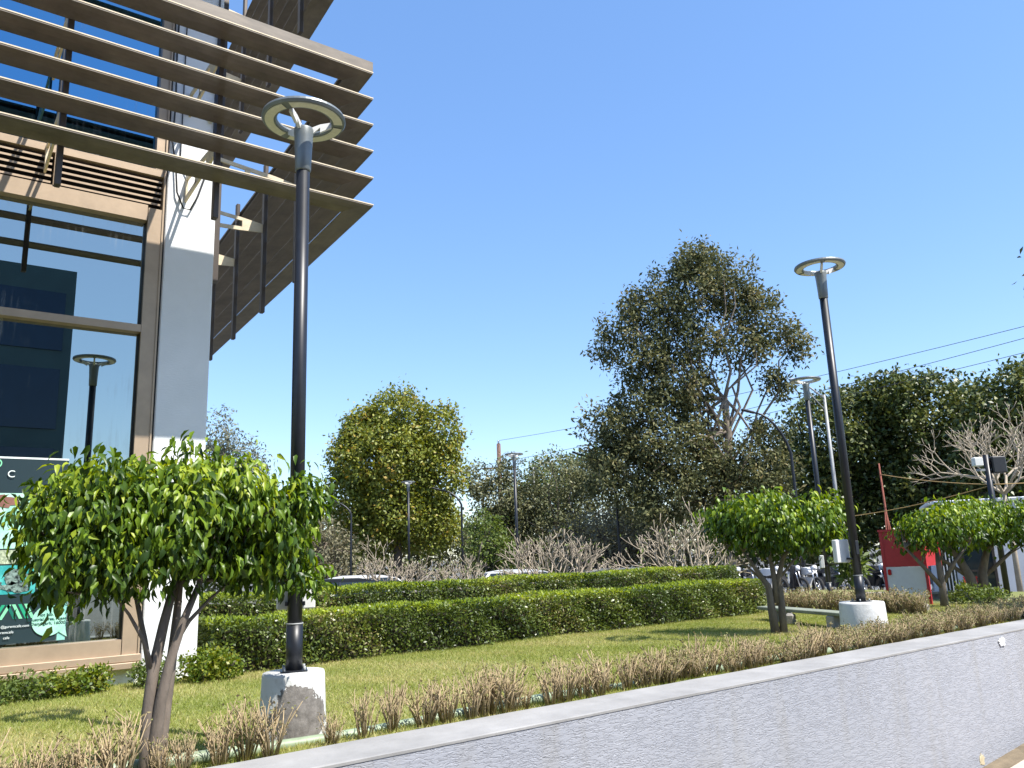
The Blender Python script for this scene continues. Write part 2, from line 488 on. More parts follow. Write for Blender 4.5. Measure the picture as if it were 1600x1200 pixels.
def rz_(x): return -1.0 + .07 * (x - 9.5)
def ramp_material():
    mt, nt, p, out = newmat('sandy_paving')
    v = coords(nt, 'Object'); n = noise(nt, v, 3, 6, .65)
    r = ramp(nt, [(.3, (.38, .29, .20)), (.6, (.52, .44, .36)), (.8, (.60, .52, .43))]); nt.links.new(n, r.inputs[0])
    nt.links.new(r.outputs[0], p.inputs['Base Color']); p.inputs['Roughness'].default_value = .9
    bump(nt, noise(nt, v, 45, 4), p, .4, .01)
    return mt
M['paving'] = ramp_material()
mb = MB()
mb.add([(HX0, HY0, rz_(HX0)), (HX1, HY0, rz_(HX1)), (HX1, HY1, rz_(HX1)), (HX0, HY1, rz_(HX0))], [(0, 1, 2, 3)])
rampo = structure(mb.build('ramp', M['soil']))
sl = MB().box((0, 0, .02), (.585, .385, .05), bev=.008).mesh('paving_slab', M['paving'])
sa = -math.atan(.07)
for i in range(12):
    for j in range(8):
        x = 7.4 + i * .6 + (.3 if j % 2 else 0); y = 0.98 + j * .395
        if y > 3.95: continue
        link('paving_slab', sl, rampo, (x, y, rz_(x) + RND.uniform(0, .006)), (0, sa, 0))
mb = MB(); mb.extrude(None, [(HX0, HY0 - .25, -3), (HX0, HY0, -3), (HX0, HY0, gz + .12), (HX0, HY0 - .25, gz + .12)],
                      [(HX1, HY0 - .25, -3), (HX1, HY0, -3), (HX1, HY0, gz + .12), (HX1, HY0 - .25, gz + .12)])
tag(mb.build('ramp_parapet', M['concrete']), 'low concrete parapet on the near side of the sunken ramp', 'parapet')

# grey textured retaining wall along the lawn
rw = thing('retaining_wall', 'long low grey wall of rough textured plaster with a smooth cement top', 'wall', (0, -.115, 0), R(.6))
mb = MB(); mb.prism([(4.22, -2.8), (4.64, -2.8), (4.64, .135), (4.22, .135)], 'x', -14, 21)
mb.build('wall_face', M['plaster'], rw)
mb = MB()
xs = np.linspace(-14, 21, 120)
for k in range(len(xs) - 1):
    pass
prof = [(4.216, .136), (4.65, .136), (4.65, .146), (4.64, .154), (4.228, .154), (4.216, .150)]
vs = []; fs = []
rr = random.Random(3)
for x in xs:
    for (y, z) in prof: vs.append((x, y + (rr.uniform(-.004, .004) if y > 4.5 else 0), z + (rr.uniform(-.002, .002) if z > .14 else 0)))
npf = len(prof)
for k in range(len(xs) - 1):
    for i in range(npf):
        j = (i + 1) % npf
        fs.append((k * npf + i, (k + 1) * npf + i, (k + 1) * npf + j, k * npf + j))
fs.append(tuple(range(npf))); fs.append(tuple(range((len(xs) - 1) * npf, len(xs) * npf))[::-1])
mb.add(vs, fs, False); mb.build('coping', M['coping'], rw)
def splat(name, cx, cz, rx, rz, y, mt, seed, parent, label=None):
    r_ = random.Random(seed); mb = MB(); n = 22; ring = []
    for k in range(n):
        a = 2 * math.pi * k / n; q = r_.uniform(.65, 1.15)
        ring.append((cx + rx * q * math.cos(a), cz + rz * q * math.sin(a)))
    mb.extrude(None, [(u, y, w) for u, w in ring], [(u, y + .01, w) for u, w in ring])
    o = mb.build(name, mt, parent)
    if label: o['label'] = label
    return o
splat('paint_patch', 9.62, .06, .075, .05, 4.206, M['white_paint'], 5, rw, 'blob of white paint near the wall top')
M['stain'] = mat('yellow_stain', (.52, .44, .28), .9, var=.2, scale=12)
splat('stain', 8.80, -.985, .06, .06, 4.216, M['stain'], 8, rw, 'pale yellow stain at the wall foot')

# lawn terrace
def lawn_z(x, y): return .10 * max(0, 1 - max(0, y - 4.85) / .55) + .012 * math.sin(x * .9 + 1) * math.cos(y * .8) + .008 * math.sin(x * 2.3 + y * 1.7)
mb = MB(); nx, ny = 110, 90; X0, X1, Y0, Y1 = -14, 19.5, 4.48, 12.7
vs = []
for i in range(nx + 1):
    for j in range(ny + 1):
        x = X0 + (X1 - X0) * i / nx; y = Y0 + (Y1 - Y0) * j / ny
        vs.append((x, y, lawn_z(x, y)))
fs = [(i * (ny + 1) + j, (i + 1) * (ny + 1) + j, (i + 1) * (ny + 1) + j + 1, i * (ny + 1) + j + 1) for i in range(nx) for j in range(ny)]
mb.add(vs, fs, True)
mb.add([(X0, Y1, -1), (X1, Y1, -1), (X1, Y1, 0), (X0, Y1, 0), (X1, Y0, -1), (X1, Y0, 0)], [(0, 3, 2, 1), (1, 2, 5, 4)])
structure(mb.build('lawn', M['lawn']))
def grass(n, x0, x1, y0, y1, hmin, hmax, name, label):
    x = NR.uniform(x0, x1, n); y = NR.uniform(y0, y1, n)
    z = .012 * np.sin(x * .9 + 1) * np.cos(y * .8) + .008 * np.sin(x * 2.3 + y * 1.7) - .004 + .10 * np.clip(1 - np.clip(y - 4.85, 0, None) / .55, 0, 1)
    P = np.stack([x, y, z], 1)
    D = NR.normal(size=(n, 3)) * .55; D[:, 2] = 1
    N = NR.normal(size=(n, 3)); N[:, 2] = .2
    patch = .5 + .25 * np.sin(x * 1.3 + 2 * np.sin(y)) * np.sin(y * 1.9 + np.cos(x * .7)) + .12 * np.sin(x * 5.1 + y * 3.3)
    t = np.clip(patch + NR.normal(0, .22, n), 0, 1)
    o = leaf_cloud(name, P, D, N, NR.uniform(hmin, hmax, n), NR.uniform(.005, .010, n), t, T_BLADE, M['grass'])
    tag(o, label, 'grass', None, 'stuff')
grass(330000, -1.0, 15.5, 4.60, 9.5, .018, .05, 'grass', 'short yellowish green grass of the mown lawn')

def litter(n):
    x = NR.uniform(-.5, 14, n); y = NR.uniform(4.9, 9.3, n); z = np.array([lawn_z(a, b) for a, b in zip(x, y)]) + .018
    D = NR.normal(size=(n, 3)); D[:, 2] *= .3; N = NR.normal(size=(n, 3)) * .35; N[:, 2] = 1
    o = leaf_cloud('fallen_leaves', np.stack([x, y, z], 1), D, N, NR.uniform(.02, .06, n), NR.uniform(.012, .028, n), NR.random(n), T_QUAD, M['dry_leaf'])
    tag(o, 'scattered dry fallen leaves lying on the lawn', 'leaves', None, 'stuff')
litter(420)

# ================================================================== OFFICE BUILDING
GY = 9.62                                            # glass plane
bd = thing('office_building', 'office building corner with bronze sun louvres, blue reflective glass and a white pillar', 'building', (0, 0, 0))
LX = -7.0
# pillar and masonry
MB().box((2.385, 9.80, 6.0), (.57, .60, 12.0), bev=.012).build('pillar', M['pillar'], bd)
MB().box((2.52, 16.0, 6.0), (.28, 11.78, 12.0)).build('side_wall', M['pillar'], bd)
MB().box((-2.45, 9.80, .03), (9.08, .58, .26)).build('plinth', M['white_paint'], bd)
MB().box((-2.3, 16.0, 12.15), (9.9, 13.0, .3)).build('roof', M['concrete'], bd)
MB().box((LX - .1, 15.8, 6.0), (.2, 12.4, 12)).build('end_wall', M['pillar'], bd)
MB().box((-2.3, 13.8, 6.0), (9.3, .2, 11.9)).build('inner_wall', M['room'], bd)
for z in (.08, 5.52, 9.0):
    MB().box((-2.35, 11.82, z), (9.2, 3.7, .24)).build('floor_slab', M['room'], bd)
MB().box((2.088, 9.60, 6.0), (.022, .16, 11.6)).build('sealant_joint', M['black_gap'], bd)
MB().box((2.725, 9.72, 8.3), (.10, .12, 7.4)).build('corner_trim', M['bronze_post'], bd)
# lower window: frame, sill, transom, panes
fr = MB()
fr.box((1.985, 9.585, 2.80), (.155, .17, 5.0))                       # right jamb
fr.box((-2.55, 9.587, 5.235), (8.90, .166, .19))                     # head
fr.box((-2.55, 9.587, .385), (8.90, .166, .15))                      # bottom rail
win = fr.build('window_frame', M['champagne'], bd)
MB().box((2.068, 9.56, 6.0), (.018, .15, 11.6)).build('window_jamb_trim', M['champagne'], bd)
MB().box((-2.45, 9.562, .272), (9.07, .235, .074), bev=.006).build('window_sill', M['champagne'], bd)
MB().box((-2.45, 9.545, .200), (9.07, .270, .064), bev=.006).build('window_sill', M['champagne'], bd)
MB().box((-2.55, 9.575, 3.835), (8.91, .14, .085)).build('transom', M['champagne'], bd)
fr = MB(); fr.box((1.925, 9.605, 2.80), (.035, .12, 4.68)); fr.build('window_bead', M['bronze_post'], win)
for (x0, x1) in ((-7.0, -2.2), (-2.2, 1.915)):
    for (z0, z1) in ((.46, 3.795), (3.875, 5.14)):
        MB().box(((x0 + x1) / 2, GY + .006, (z0 + z1) / 2), (x1 - x0 - .004, .012, z1 - z0)).build('pane', M['glass_low'], win)
MB().box((-2.2, 9.58, 2.80), (.09, .15, 4.68)).build('mullion', M['champagne'], bd)
# louvred spandrel
MB().box((-2.45, 9.70, 5.53), (9.07, .03, .40)).build('grille_back', M['dark_back'], bd)
MB().box((-2.45, 9.575, 5.765), (9.07, .13, .085)).build('grille_head', M['champagne'], bd)
slat = MB(); slat.extrude(None, [(-.5, -.03, -.012), (-.5, .045, .020), (-.5, .045, .040), (-.5, -.03, .012)], [(.5, -.03, -.012), (.5, .045, .020), (.5, .045, .040), (.5, -.03, .012)])
slm = slat.mesh('grille_slat', M['champagne'])
for (x0, x1) in ((-3.2, -1.12), (-1.06, .90), (1.0, 2.05)):
    for k in range(5):
        link('grille_slat', slm, bd, ((x0 + x1) / 2, 9.57, 5.375 + k * .072), None, (x1 - x0, 1, 1))
for x in (-1.09, .95):
    MB().box((x, 9.565, 5.53), (.06, .14, .40)).build('grille_mullion', M['champagne'], bd)
# upper windows
for (z0, z1) in ((5.81, 8.55), (9.4, 12.0)):
    fr = MB()
    fr.box((2.01, 9.585, (z0 + z1) / 2), (.10, .15, z1 - z0))
    for xm in (.95, -1.09): MB().box((xm, 9.585, (z0 + z1) / 2), (.07, .15, z1 - z0)).build('mullion', M['champagne'], bd)
    w2 = fr.build('window_frame', M['champagne'], bd)
    for (x0, x1) in ((-3.1, -1.125), (-1.055, .915), (.985, 1.96)):
        MB().box(((x0 + x1) / 2, GY + .006, (z0 + z1) / 2), (x1 - x0 - .004, .012, z1 - z0)).build('pane', M['glass_up'], w2)
    MB().box((-5.05, 9.60, (z0 + z1) / 2), (3.9, .1, z1 - z0)).build('wall_panel', M['pillar'], bd)
MB().box((-2.45, 9.60, 8.97), (9.0, .10, .85)).build('spandrel', M['champagne'], bd)

# sun louvres: front run + mitred return
rA = R(3.3)
QC = Vector((4.010, 7.93, 0)); vdir = Vector((math.sin(rA), math.cos(rA), 0)); nin = Vector((-math.cos(rA), math.sin(rA), 0))
mit = Vector(((math.sin(rA) - 1) / math.cos(rA), 1, 0))
BL = [(0, .0), (.03, .008), (.10, .012), (.18, .006), (.25, -.010), (.285, -.024), (.285, -.014), (.20, .022), (.10, .030), (.022, .024), (0, .018)]
def blade(z, front=True, name='louvre_blade', prof=BL, s=8.6, x0=-3.2):
    a, b = [], []
    for (d, h) in prof:
        zz = Vector((0, 0, z + h))
        if front: a.append(Vector((x0, 7.93 + d, 0)) + zz); b.append(QC + mit * d + zz)
        else: a.append(QC + mit * d + zz); b.append(QC + vdir * s + nin * d + zz)
    mb = MB(); mb.extrude(None, a, b); o = mb.build(name, M['bronze'], bd)
    if front and name == 'louvre_blade':
        ea, eb = [], []
        for (d, h) in ((-.004, .016), (.012, .016), (.012, .028), (-.004, .028)):
            zz = Vector((0, 0, z + h)); ea.append(Vector((x0, 7.93 + d, 0)) + zz); eb.append(QC + mit * d + zz)
        mb = MB(); mb.extrude(None, ea, eb); mb.build('edge_strip', M['cream_metal'], o)
    return o
ZB = [5.205 + .344 * k for k in range(6)]
for z in ZB:
    blade(z, True); blade(z, False)
FA = [(0, .0), (.30, .0), (.30, .03), (.03, .03), (.03, .13), (0, .13)]
blade(ZB[-1] + .03, True, 'louvre_fascia', FA); blade(ZB[-1] + .03, False, 'louvre_fascia', FA)
for k in range(7):
    z = 8.84 + .344 * k
    blade(z, True); blade(z, False)
def post(p, z0, z1):
    MB().box((p[0], p[1], (z0 + z1) / 2), (.055, .09, z1 - z0), bev=.006).build('louvre_post', M['bronze_post'], bd)
def on_ret(s, o): q = QC + vdir * s + nin * o; return (q.x, q.y)
for x in (-2.4, -.78, .835, 2.31):
    post((x, 8.255), 4.78, 7.12); post((x, 8.255), 8.45, 11.2)
def bracket(p0, p1, z):
    """tapering open gusset plate between wall (p0) and post (p1)"""
    p0 = Vector((*p0, 0)); p1 = Vector((*p1, 0)); d = p1 - p0; n = Vector((-d.y, d.x, 0)).normalized() * .012
    mb = MB()
    def strip(a, b):
        (t0, z0, z1), (t1, z2, z3) = a, b
        P = [p0 + d * t0 + Vector((0, 0, z + z0)), p0 + d * t1 + Vector((0, 0, z + z2)), p0 + d * t1 + Vector((0, 0, z + z3)), p0 + d * t0 + Vector((0, 0, z + z1))]
        mb.extrude(None, [q - n for q in P], [q + n for q in P])
    strip((0, .11, .16), (.72, .05, .10)); strip((0, -.16, -.10), (.72, -.10, -.045)); strip((.72, -.10, .10), (1, -.06, .06))
    strip((0, -.10, .11), (.06, -.10, .11)); strip((.36, -.10, .10), (.42, -.10, .10))
    mb.build('louvre_bracket', M['cream_metal'], bd)
for s in (1.75, 3.25, 4.85, 6.4, 7.9):
    p = on_ret(s, .335); post(p, 4.77, 7.12); post(p, 8.45, 11.2)
    for z in (6.08, 9.40): bracket((2.66, p[1] - .05), (p[0], p[1]), z)
for x in (-2.4, -.78, .835, 2.31):
    for z in (5.62, 6.75, 9.6): bracket((x, 9.52), (x, 8.30), z)
# small electrical boxes and conduits on the pillar
for (x, z, s) in ((2.16, 6.32, .075), (2.17, 6.78, .085), (2.16, 7.22, .08), (2.55, 6.62, .055), (2.57, 7.05, .055)):
    MB().box((x, 9.47, z), (s, .06, s * 1.3), bev=.006).build('electrical_box', M['box_white'], bd)
cb = MB()
cb.tube([(2.13, 9.48, 8.6), (2.12, 9.475, 7.4), (2.135, 9.47, 6.7), (2.12, 9.475, 6.2), (2.17, 9.46, 5.9), (2.20, 9.46, 5.55), (2.28, 9.455, 5.36), (2.36, 9.455, 5.36), (2.44, 9.46, 5.55), (2.52, 9.46, 5.85), (2.60, 9.47, 6.1), (2.60, 9.475, 6.9), (2.61, 9.48, 8.6)], .011, 6)
cb.tube([(2.22, 9.485, 8.6), (2.225, 9.483, 5.95), (2.33, 9.48, 5.75)], .008, 5)
tag(cb.build('electric_cable', M['black']), 'loose black electric cable looping down the white pillar', 'cable')
# blue curtain inside
mb = MB(); vs = []; fs = []
for i in range(41):
    x = -.9 + i * .045; y = 10.15 + .035 * math.sin(i * 1.3)
    vs += [(x, y, .5), (x, y, 3.5)]
for i in range(40): fs.append((2 * i, 2 * i + 2, 2 * i + 3, 2 * i + 1))
mb.add(vs, fs, True); tag(mb.build('curtain', M['curtain']), 'dark blue curtain hanging behind the ground floor window', 'curtain')

# dark glazed block on the other side of the ramp, seen mirrored in the window
ob = thing('neighbouring_building', 'dark teal office block across the ramp, mirrored in the lower window', 'building', (0, 0, 0))
M['teal_wall'] = mat('teal_cladding', (.035, .075, .085), .4, var=.15, scale=1)
M['teal_glass'] = mat('teal_glass', (.012, .03, .07), .12, var=.1, scale=1)
MB().box((-11.0, -24, 6.6), (31.6, 12, 14.4)).build('wall', M['teal_wall'], ob)
MB().box((-13.5, -24, 14.15), (26.4, 11.4, .7)).build('roof', M['concrete'], ob)
for i in range(8):
    for j in range(4):
        MB().box((3.0 - i * 3.6, -17.98, 1.6 + j * 3.3), (2.9, .1, 2.5)).build('window', M['teal_glass'], ob)

# poster on the window
po = thing('window_poster', 'dark green food poster with an address bubble stuck on the window', 'poster', (0, 0, 0))
PY = 9.594
def M_flat(name, c, c2=None, sc=8):
    mt, nt, p, out = newmat(name)
    if c2:
        r = ramp(nt, [(.38, c), (.62, c2)]); nt.links.new(noise(nt, coords(nt, 'Object'), sc, 6, .65, .8), r.inputs[0]); nt.links.new(r.outputs[0], p.inputs['Base Color'])
    else: p.inputs['Base Color'].default_value = (*c, 1)
    p.inputs['Roughness'].default_value = .35
    return mt
def plate(name, x0, x1, z0, z1, lay, mt, shear=0):
    mb = MB(); y = PY - .003 * lay
    mb.extrude(None, [(x0, y, z0), (x1, y, z0), (x1 + shear, y, z1), (x0 + shear, y, z1)], [(x0, y + .002, z0), (x1, y + .002, z0), (x1 + shear, y + .002, z1), (x0 + shear, y + .002, z1)])
    return mb.build(name, mt, po)
P_SL = M_flat('poster_slate', (.018, .035, .042)); P_MINT = M_flat('poster_mint', (.30, .62, .46), (.42, .72, .58), 6)
P_WHITE = M_flat('poster_white', (.75, .80, .78)); P_GREEN = M_flat('poster_green', (.02, .32, .17)); P_LG = M_flat('poster_light_green', (.22, .62, .36)); P_DG = M_flat('poster_dark_green', (.01, .14, .10))
P_PH1 = M_flat('photo_mint', (.22, .55, .40), (.50, .74, .62), 5); P_PH2 = M_flat('photo_nuts', (.18, .22, .14), (.55, .60, .42), 38)
P_PH3 = M_flat('photo_cake', (.008, .012, .012), (.26, .36, .32), 22); P_PH4 = M_flat('photo_mixed', (.20, .48, .38), (.55, .72, .56), 9)
P_PH5 = M_flat('photo_brown', (.16, .17, .11), (.36, .60, .46), 12); P_TEAL = M_flat('photo_teal', (.03, .30, .30), (.10, .50, .46), 5)
P_SK = M_flat('photo_warm', (.22, .10, .08), (.30, .16, .12), 8)
def grey_glass(): return None
plate('poster_sheet', -1.30, 1.30, .50, 2.335, 0, P_SL)
plate('poster_border', -1.30, 1.30, 2.32, 2.338, 1, P_WHITE)
plate('photo_panel', .30, .985, 1.42, 1.97, 1, P_PH1); plate('photo_panel', 1.0, 1.30, 1.45, 1.97, 1, P_PH5)
plate('photo_panel', .30, .955, 1.27, 1.405, 1, P_PH2); plate('photo_panel', .97, 1.30, 1.27, 1.435, 1, P_PH5)
plate('photo_panel', .30, 1.085, .975, 1.255, 1, P_TEAL); plate('photo_panel', 1.10, 1.395, .975, 1.255, 1, P_PH4)
for (cx, cz, rx, rz_2, sd, mt_) in ((.90, 1.145, .11, .075, 2, P_PH3), (.93, 1.045, .13, .06, 3, P_PH3), (.73, 1.06, .09, .075, 4, P_PH3), (.73, 1.89, .15, .07, 6, P_SK), (.62, 1.52, .14, .05, 7, P_PH2)):
    splat('photo_detail', cx, cz, rx, rz_2, PY - .008, mt_, sd, po)
for k in range(14):                                   # zigzag stripes
    x = .36 + k * .052; mt_ = (P_GREEN, P_LG, P_DG, P_LG)[k % 4]
    sh = -.07 if (k // 5) % 2 == 0 else .07
    plate('stripe', x - sh / 2, x - sh / 2 + .030, .735, .875, 1, mt_, sh)
mb = MB(); ring = [(1.228 + .150 * math.cos(2 * math.pi * k / 40), .70 + .150 * math.sin(2 * math.pi * k / 40)) for k in range(40)]
mb.extrude(None, [(u, PY - .012, w) for u, w in ring], [(u, PY - .010, w) for u, w in ring]); mb.build('address_bubble', P_MINT, po)
mb = MB(); mb.extrude(None, [(1.30, PY - .009, .60), (1.40, PY - .009, .53), (1.372, PY - .009, .66)], [(1.30, PY - .007, .60), (1.40, PY - .007, .53), (1.372, PY - .007, .66)]); mb.build('bubble_tail', P_MINT, po)
plate('poster_edge', 1.31, 1.385, .50, .93, 0, M_flat('poster_aqua', (.16, .42, .38), (.26, .52, .46), 4))
mb = MB(); n = 36
for k in range(n):
    a0, a1 = 2 * math.pi * k / n, 2 * math.pi * (k + 1) / n; c0 = (.655, 2.268)
    q = [(c0[0] + r_ * math.cos(a), c0[1] + r_ * math.sin(a)) for a in (a0, a1) for r_ in (.036, .048)]
    mb.add([(u, PY - .006, w) for u, w in q], [(0, 1, 3, 2)])
mb.build('logo_ring', P_LG, po)
def text(body, x, z, size, mt, lay=3, align='CENTER', bold=0.0):
    cu = bpy.data.curves.new('lettering', 'FONT'); cu.body = body; cu.size = size; cu.align_x = align; cu.extrude = .0008; cu.offset = bold
    cu.materials.append(mt)
    o = bpy.data.objects.new('lettering', cu); col.objects.link(o)
    dg = bpy.context.evaluated_depsgraph_get(); me = bpy.data.meshes.new_from_object(o.evaluated_get(dg))
    bpy.data.objects.remove(o); me.name = 'lettering'
    return link('lettering', me, po, (x, PY - .003 * lay - .005, z), (math.pi / 2, 0, 0))
P_INK = M_flat('poster_ink', (.01, .06, .06))
text('Plot No. 78,', 1.228, .745, .042, P_INK, bold=.0006); text('Industrial Area, Phase 1,', 1.228, .702, .040, P_INK, bold=.0006); text('Chandigarh, 160002', 1.228, .660, .042, P_INK, bold=.0006)
text('C', .79, 2.13, .10, P_WHITE)
text('@guremcafe.com', 1.06, .655, .034, P_WHITE, align='RIGHT'); text('guremcafe', .93, .602, .034, P_WHITE, align='RIGHT'); text('cafe', .90, .55, .034, P_WHITE, align='RIGHT')

# ================================================================== RING LAMPS
def ring_lamp(label, loc, base_h, pole_h, base_r, base_mt, boxes, rz=0.0, detail=True, tilt=0.0):
    """round-headed post lamp; loc is the ground point"""
    t = thing('ring_lamp', label, 'lamp', loc, rz, 'ring head post lamps')
    zt = base_h + pole_h
    if base_h > 0:
        mb = MB(); mb.lathe([(base_r * 1.12, -.15), (base_r * 1.10, .02), (base_r * 1.04, base_h * .5), (base_r, base_h - .02), (base_r * .97, base_h)], 30, wob=.012, seed=4)
        mb.build('concrete_base', base_mt, t)
    mb = MB(); mb.tube([(0, 0, base_h - .02), (0, 0, base_h + .30)], .054, 20); mb.tube([(0, 0, base_h + .30), (0, 0, zt - .30)], .049, 20)
    pl = mb.build('pole', M['pole'], t)
    mb = MB(); mb.lathe([(.0485, -.004), (.0556, -.004), (.0556, .006), (.0485, .006)], 20, (0, 0, base_h + .30)); mb.build('joint_ring', M['silver_pole'], pl)
    mb = MB(); mb.box((0, 0, base_h + .004), (.17, .17, .012)); mb.build('base_plate', M['pole'], pl)
    if base_h > .4:
        for (bx_, by_) in ((.065, .065), (-.065, .065), (.065, -.065), (-.065, -.065)):
            MB().tube([(bx_, by_, base_h), (bx_, by_, base_h + .035)], .009, 6).build('bolt', M['silver_pole'], pl)
        MB().box((0, -.0475, base_h + .62), (.045, .012, .16), bev=.003).build('access_door', M['pole'], pl)
    mb = MB(); mb.lathe([(.050, -.34), (.058, -.33), (.062, -.20), (.068, -.06), (.074, .0), (.070, .012), (0.0, .014)], 20, (0, 0, zt)); mb.build('collar', M['lamp_grey'], t)
    zr = zt + .085
    mb = MB(); n = 48; prof = [(.205, -.018), (.300, -.018), (.312, .0), (.306, .020), (.255, .034), (.205, .020), (.196, 0)]
    vs, fs = [], []
    for k in range(n):
        a = 2 * math.pi * k / n
        for (r_, h) in prof: vs.append((r_ * math.cos(a), r_ * math.sin(a), zr + h))
    q = len(prof)
    for k in range(n):
        for i in range(q):
            fs.append((k * q + i, k * q + (i + 1) % q, ((k + 1) % n) * q + (i + 1) % q, ((k + 1) % n) * q + i))
    mb.add(vs, fs, False); rg = mb.build('ring_head', M['lamp_grey'], t)
    for s in range(3):
        mb = MB(); a0 = s * 2 * math.pi / 3 + .10; a1 = (s + 1) * 2 * math.pi / 3 - .10; kk = 14; vs, fs = [], []
        for k in range(kk + 1):
            a = a0 + (a1 - a0) * k / kk
            for (r_, h) in ((.222, -.023), (.286, -.023), (.286, -.017), (.222, -.017)): vs.append((r_ * math.cos(a), r_ * math.sin(a), zr + h))
        for k in range(kk):
            for i in range(4): fs.append((k * 4 + i, k * 4 + (i + 1) % 4, k * 4 + 4 + (i + 1) % 4, k * 4 + 4 + i))
        mb.add(vs, fs); mb.build('light_panel', M['diffuser'], rg)
    for s in range(3):
        a = s * 2 * math.pi / 3; ca, sa_ = math.cos(a), math.sin(a)
        mb = MB()
        P = [(.04, -.05, .015), (.12, -.005, .06), (.205, .005, .086)]
        for (p, q_) in zip(P[:-1], P[1:]):
            w = .012; nv = (-sa_ * w, ca * w)
            A0 = [(p[0] * ca + e * nv[0], p[0] * sa_ + e * nv[1], zt + h) for e, h in ((-1, p[1]), (1, p[1]), (1, p[2]), (-1, p[2]))]
            B0 = [(q_[0] * ca + e * nv[0], q_[0] * sa_ + e * nv[1], zt + h) for e, h in ((-1, q_[1] + .04), (1, q_[1] + .04), (1, q_[2]), (-1, q_[2]))]
            mb.extrude(None, A0, B0)
        mb.build('arm', M['lamp_arm'], t)
    for (bx, by, bz, sx, sz) in boxes:
        b = MB().box((bx, by, bz), (sx, .07, sz), bev=.008).build('junction_box', M['box_white'], t)
        MB().box((0, by * .5, bz - sz * .33), (.13, .135, .022)).build('strap', M['pole'], b)
    return t
headz = -R(20)
ring_lamp('big black post lamp with ring head on a peeling white base beside the office pillar', (2.13, 5.36, 0), .47, 3.90, .20,
          base_mat(1, (.03, -.20, .20, .37)), [(-.07, .105, .97, .10, .22), (.085, .105, .98, .10, .24)], headz)
ring_lamp('tall black post lamp with ring head on a low white base, nearest to the right', (9.05, 5.45, 0), .485, 4.05, .25,
          base_mat(2, (-.05, -.24, .04, .31)), [(-.10, .12, 1.07, .19, .27)], headz)
ring_lamp('black ring head lamp just left of the tall right lamp, thin silver pole behind', (14.7, 9.49, -.12), .24, 4.30, .21, M['white_paint'], [(-.13, .1, .95, .18, .24)], R(40))
ring_lamp('small distant ring head lamp beside the wooden utility pole', (16.15, 21.63, gz), .3, 4.88, .25, M['white_paint'], [], R(10))
ring_lamp('small distant ring head lamp in front of the round tree', (17.58, 31.42, gz), .3, 4.91, .25, M['white_paint'], [], R(70))
ring_lamp('farthest ring head lamp beside the leaves of the near tree', (16.93, 39.52, gz), .3, 4.91, .25, M['white_paint'], [], R(0))

# ================================================================== NEAR FICUS TREES
def ficus(label, loc, stems, blobs, nclump, per, sig, L, W, nsingle, seed, cam_dir=None, T=T_LEAF):
    t = thing('ficus_tree', label, 'tree', loc, 0, 'clipped ficus trees on the lawn')
    rr = random.Random(seed); mb = MB()
    # crown clumps first, so that branches can reach them
    P, O, tint, c = blob_points(blobs, nclump, per, sig, .28)
    for st in stems:                                    # each stem: list of (point, radius)
        mb.tube([p for p, r_ in st], [r_ * .86 for p, r_ in st], 9)
    tips = [Vector(st[-1][0]) for st in stems] + [Vector(st[-2][0]) for st in stems]
    for k in range(46):
        tg = Vector(c[rr.randrange(len(c))]); s = min(tips, key=lambda q: (q - tg).length * rr.uniform(.7, 1.3))
        mid = s.lerp(tg, .5) + Vector((rr.uniform(-.06, .06), rr.uniform(-.06, .06), rr.uniform(-.02, .08)))
        mb.tube([s, s.lerp(mid, .55), mid, tg], [.014, .011, .008, .004], 5, cap=False)
    trunk = mb.build('trunk', M['bark_ficus'], t)
    n = len(P)
    D = NR.normal(size=(n, 3)) * .40 + O * .40; D[:, 2] -= 1.0
    N = NR.normal(size=(n, 3)) * .45 + O * .9; N[:, 2] += .45
    Ls = L * NR.uniform(.5, 1.3, n); Ws = W * NR.uniform(.6, 1.25, n) * (Ls / L) ** .5
    up_ = np.clip(.20 * O[:, 2], -.2, .2) - .06  # paints sun and shade into the tint: upper leaves lighter, lower ones darker
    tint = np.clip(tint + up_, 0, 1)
    if nsingle:
        # the leaves that show largest: on the outside, towards the path
        score = (P + np.array(loc)) @ np.array([-.5, -.85, .0]) + NR.normal(0, .12, n)
        order = np.argsort(-score); near = order[:nsingle]; rest = order[nsingle:]
    else:
        near = np.array([], int); rest = np.arange(n)
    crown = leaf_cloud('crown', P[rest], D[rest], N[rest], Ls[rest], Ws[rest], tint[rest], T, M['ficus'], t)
    if nsingle:
        me = bpy.data.meshes.new('leaf'); me.from_pydata([tuple(v) for v in T_LEAF[0]], [], T_LEAF[1]); me.materials.append(M['ficus_obj'])
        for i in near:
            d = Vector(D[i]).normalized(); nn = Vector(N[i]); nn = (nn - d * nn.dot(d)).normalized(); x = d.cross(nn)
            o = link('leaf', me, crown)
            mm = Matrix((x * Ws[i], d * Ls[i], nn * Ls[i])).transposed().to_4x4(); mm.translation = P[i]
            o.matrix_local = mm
    return t

def S(*a): return [((x, y, z), r_) for x, y, z, r_ in a]
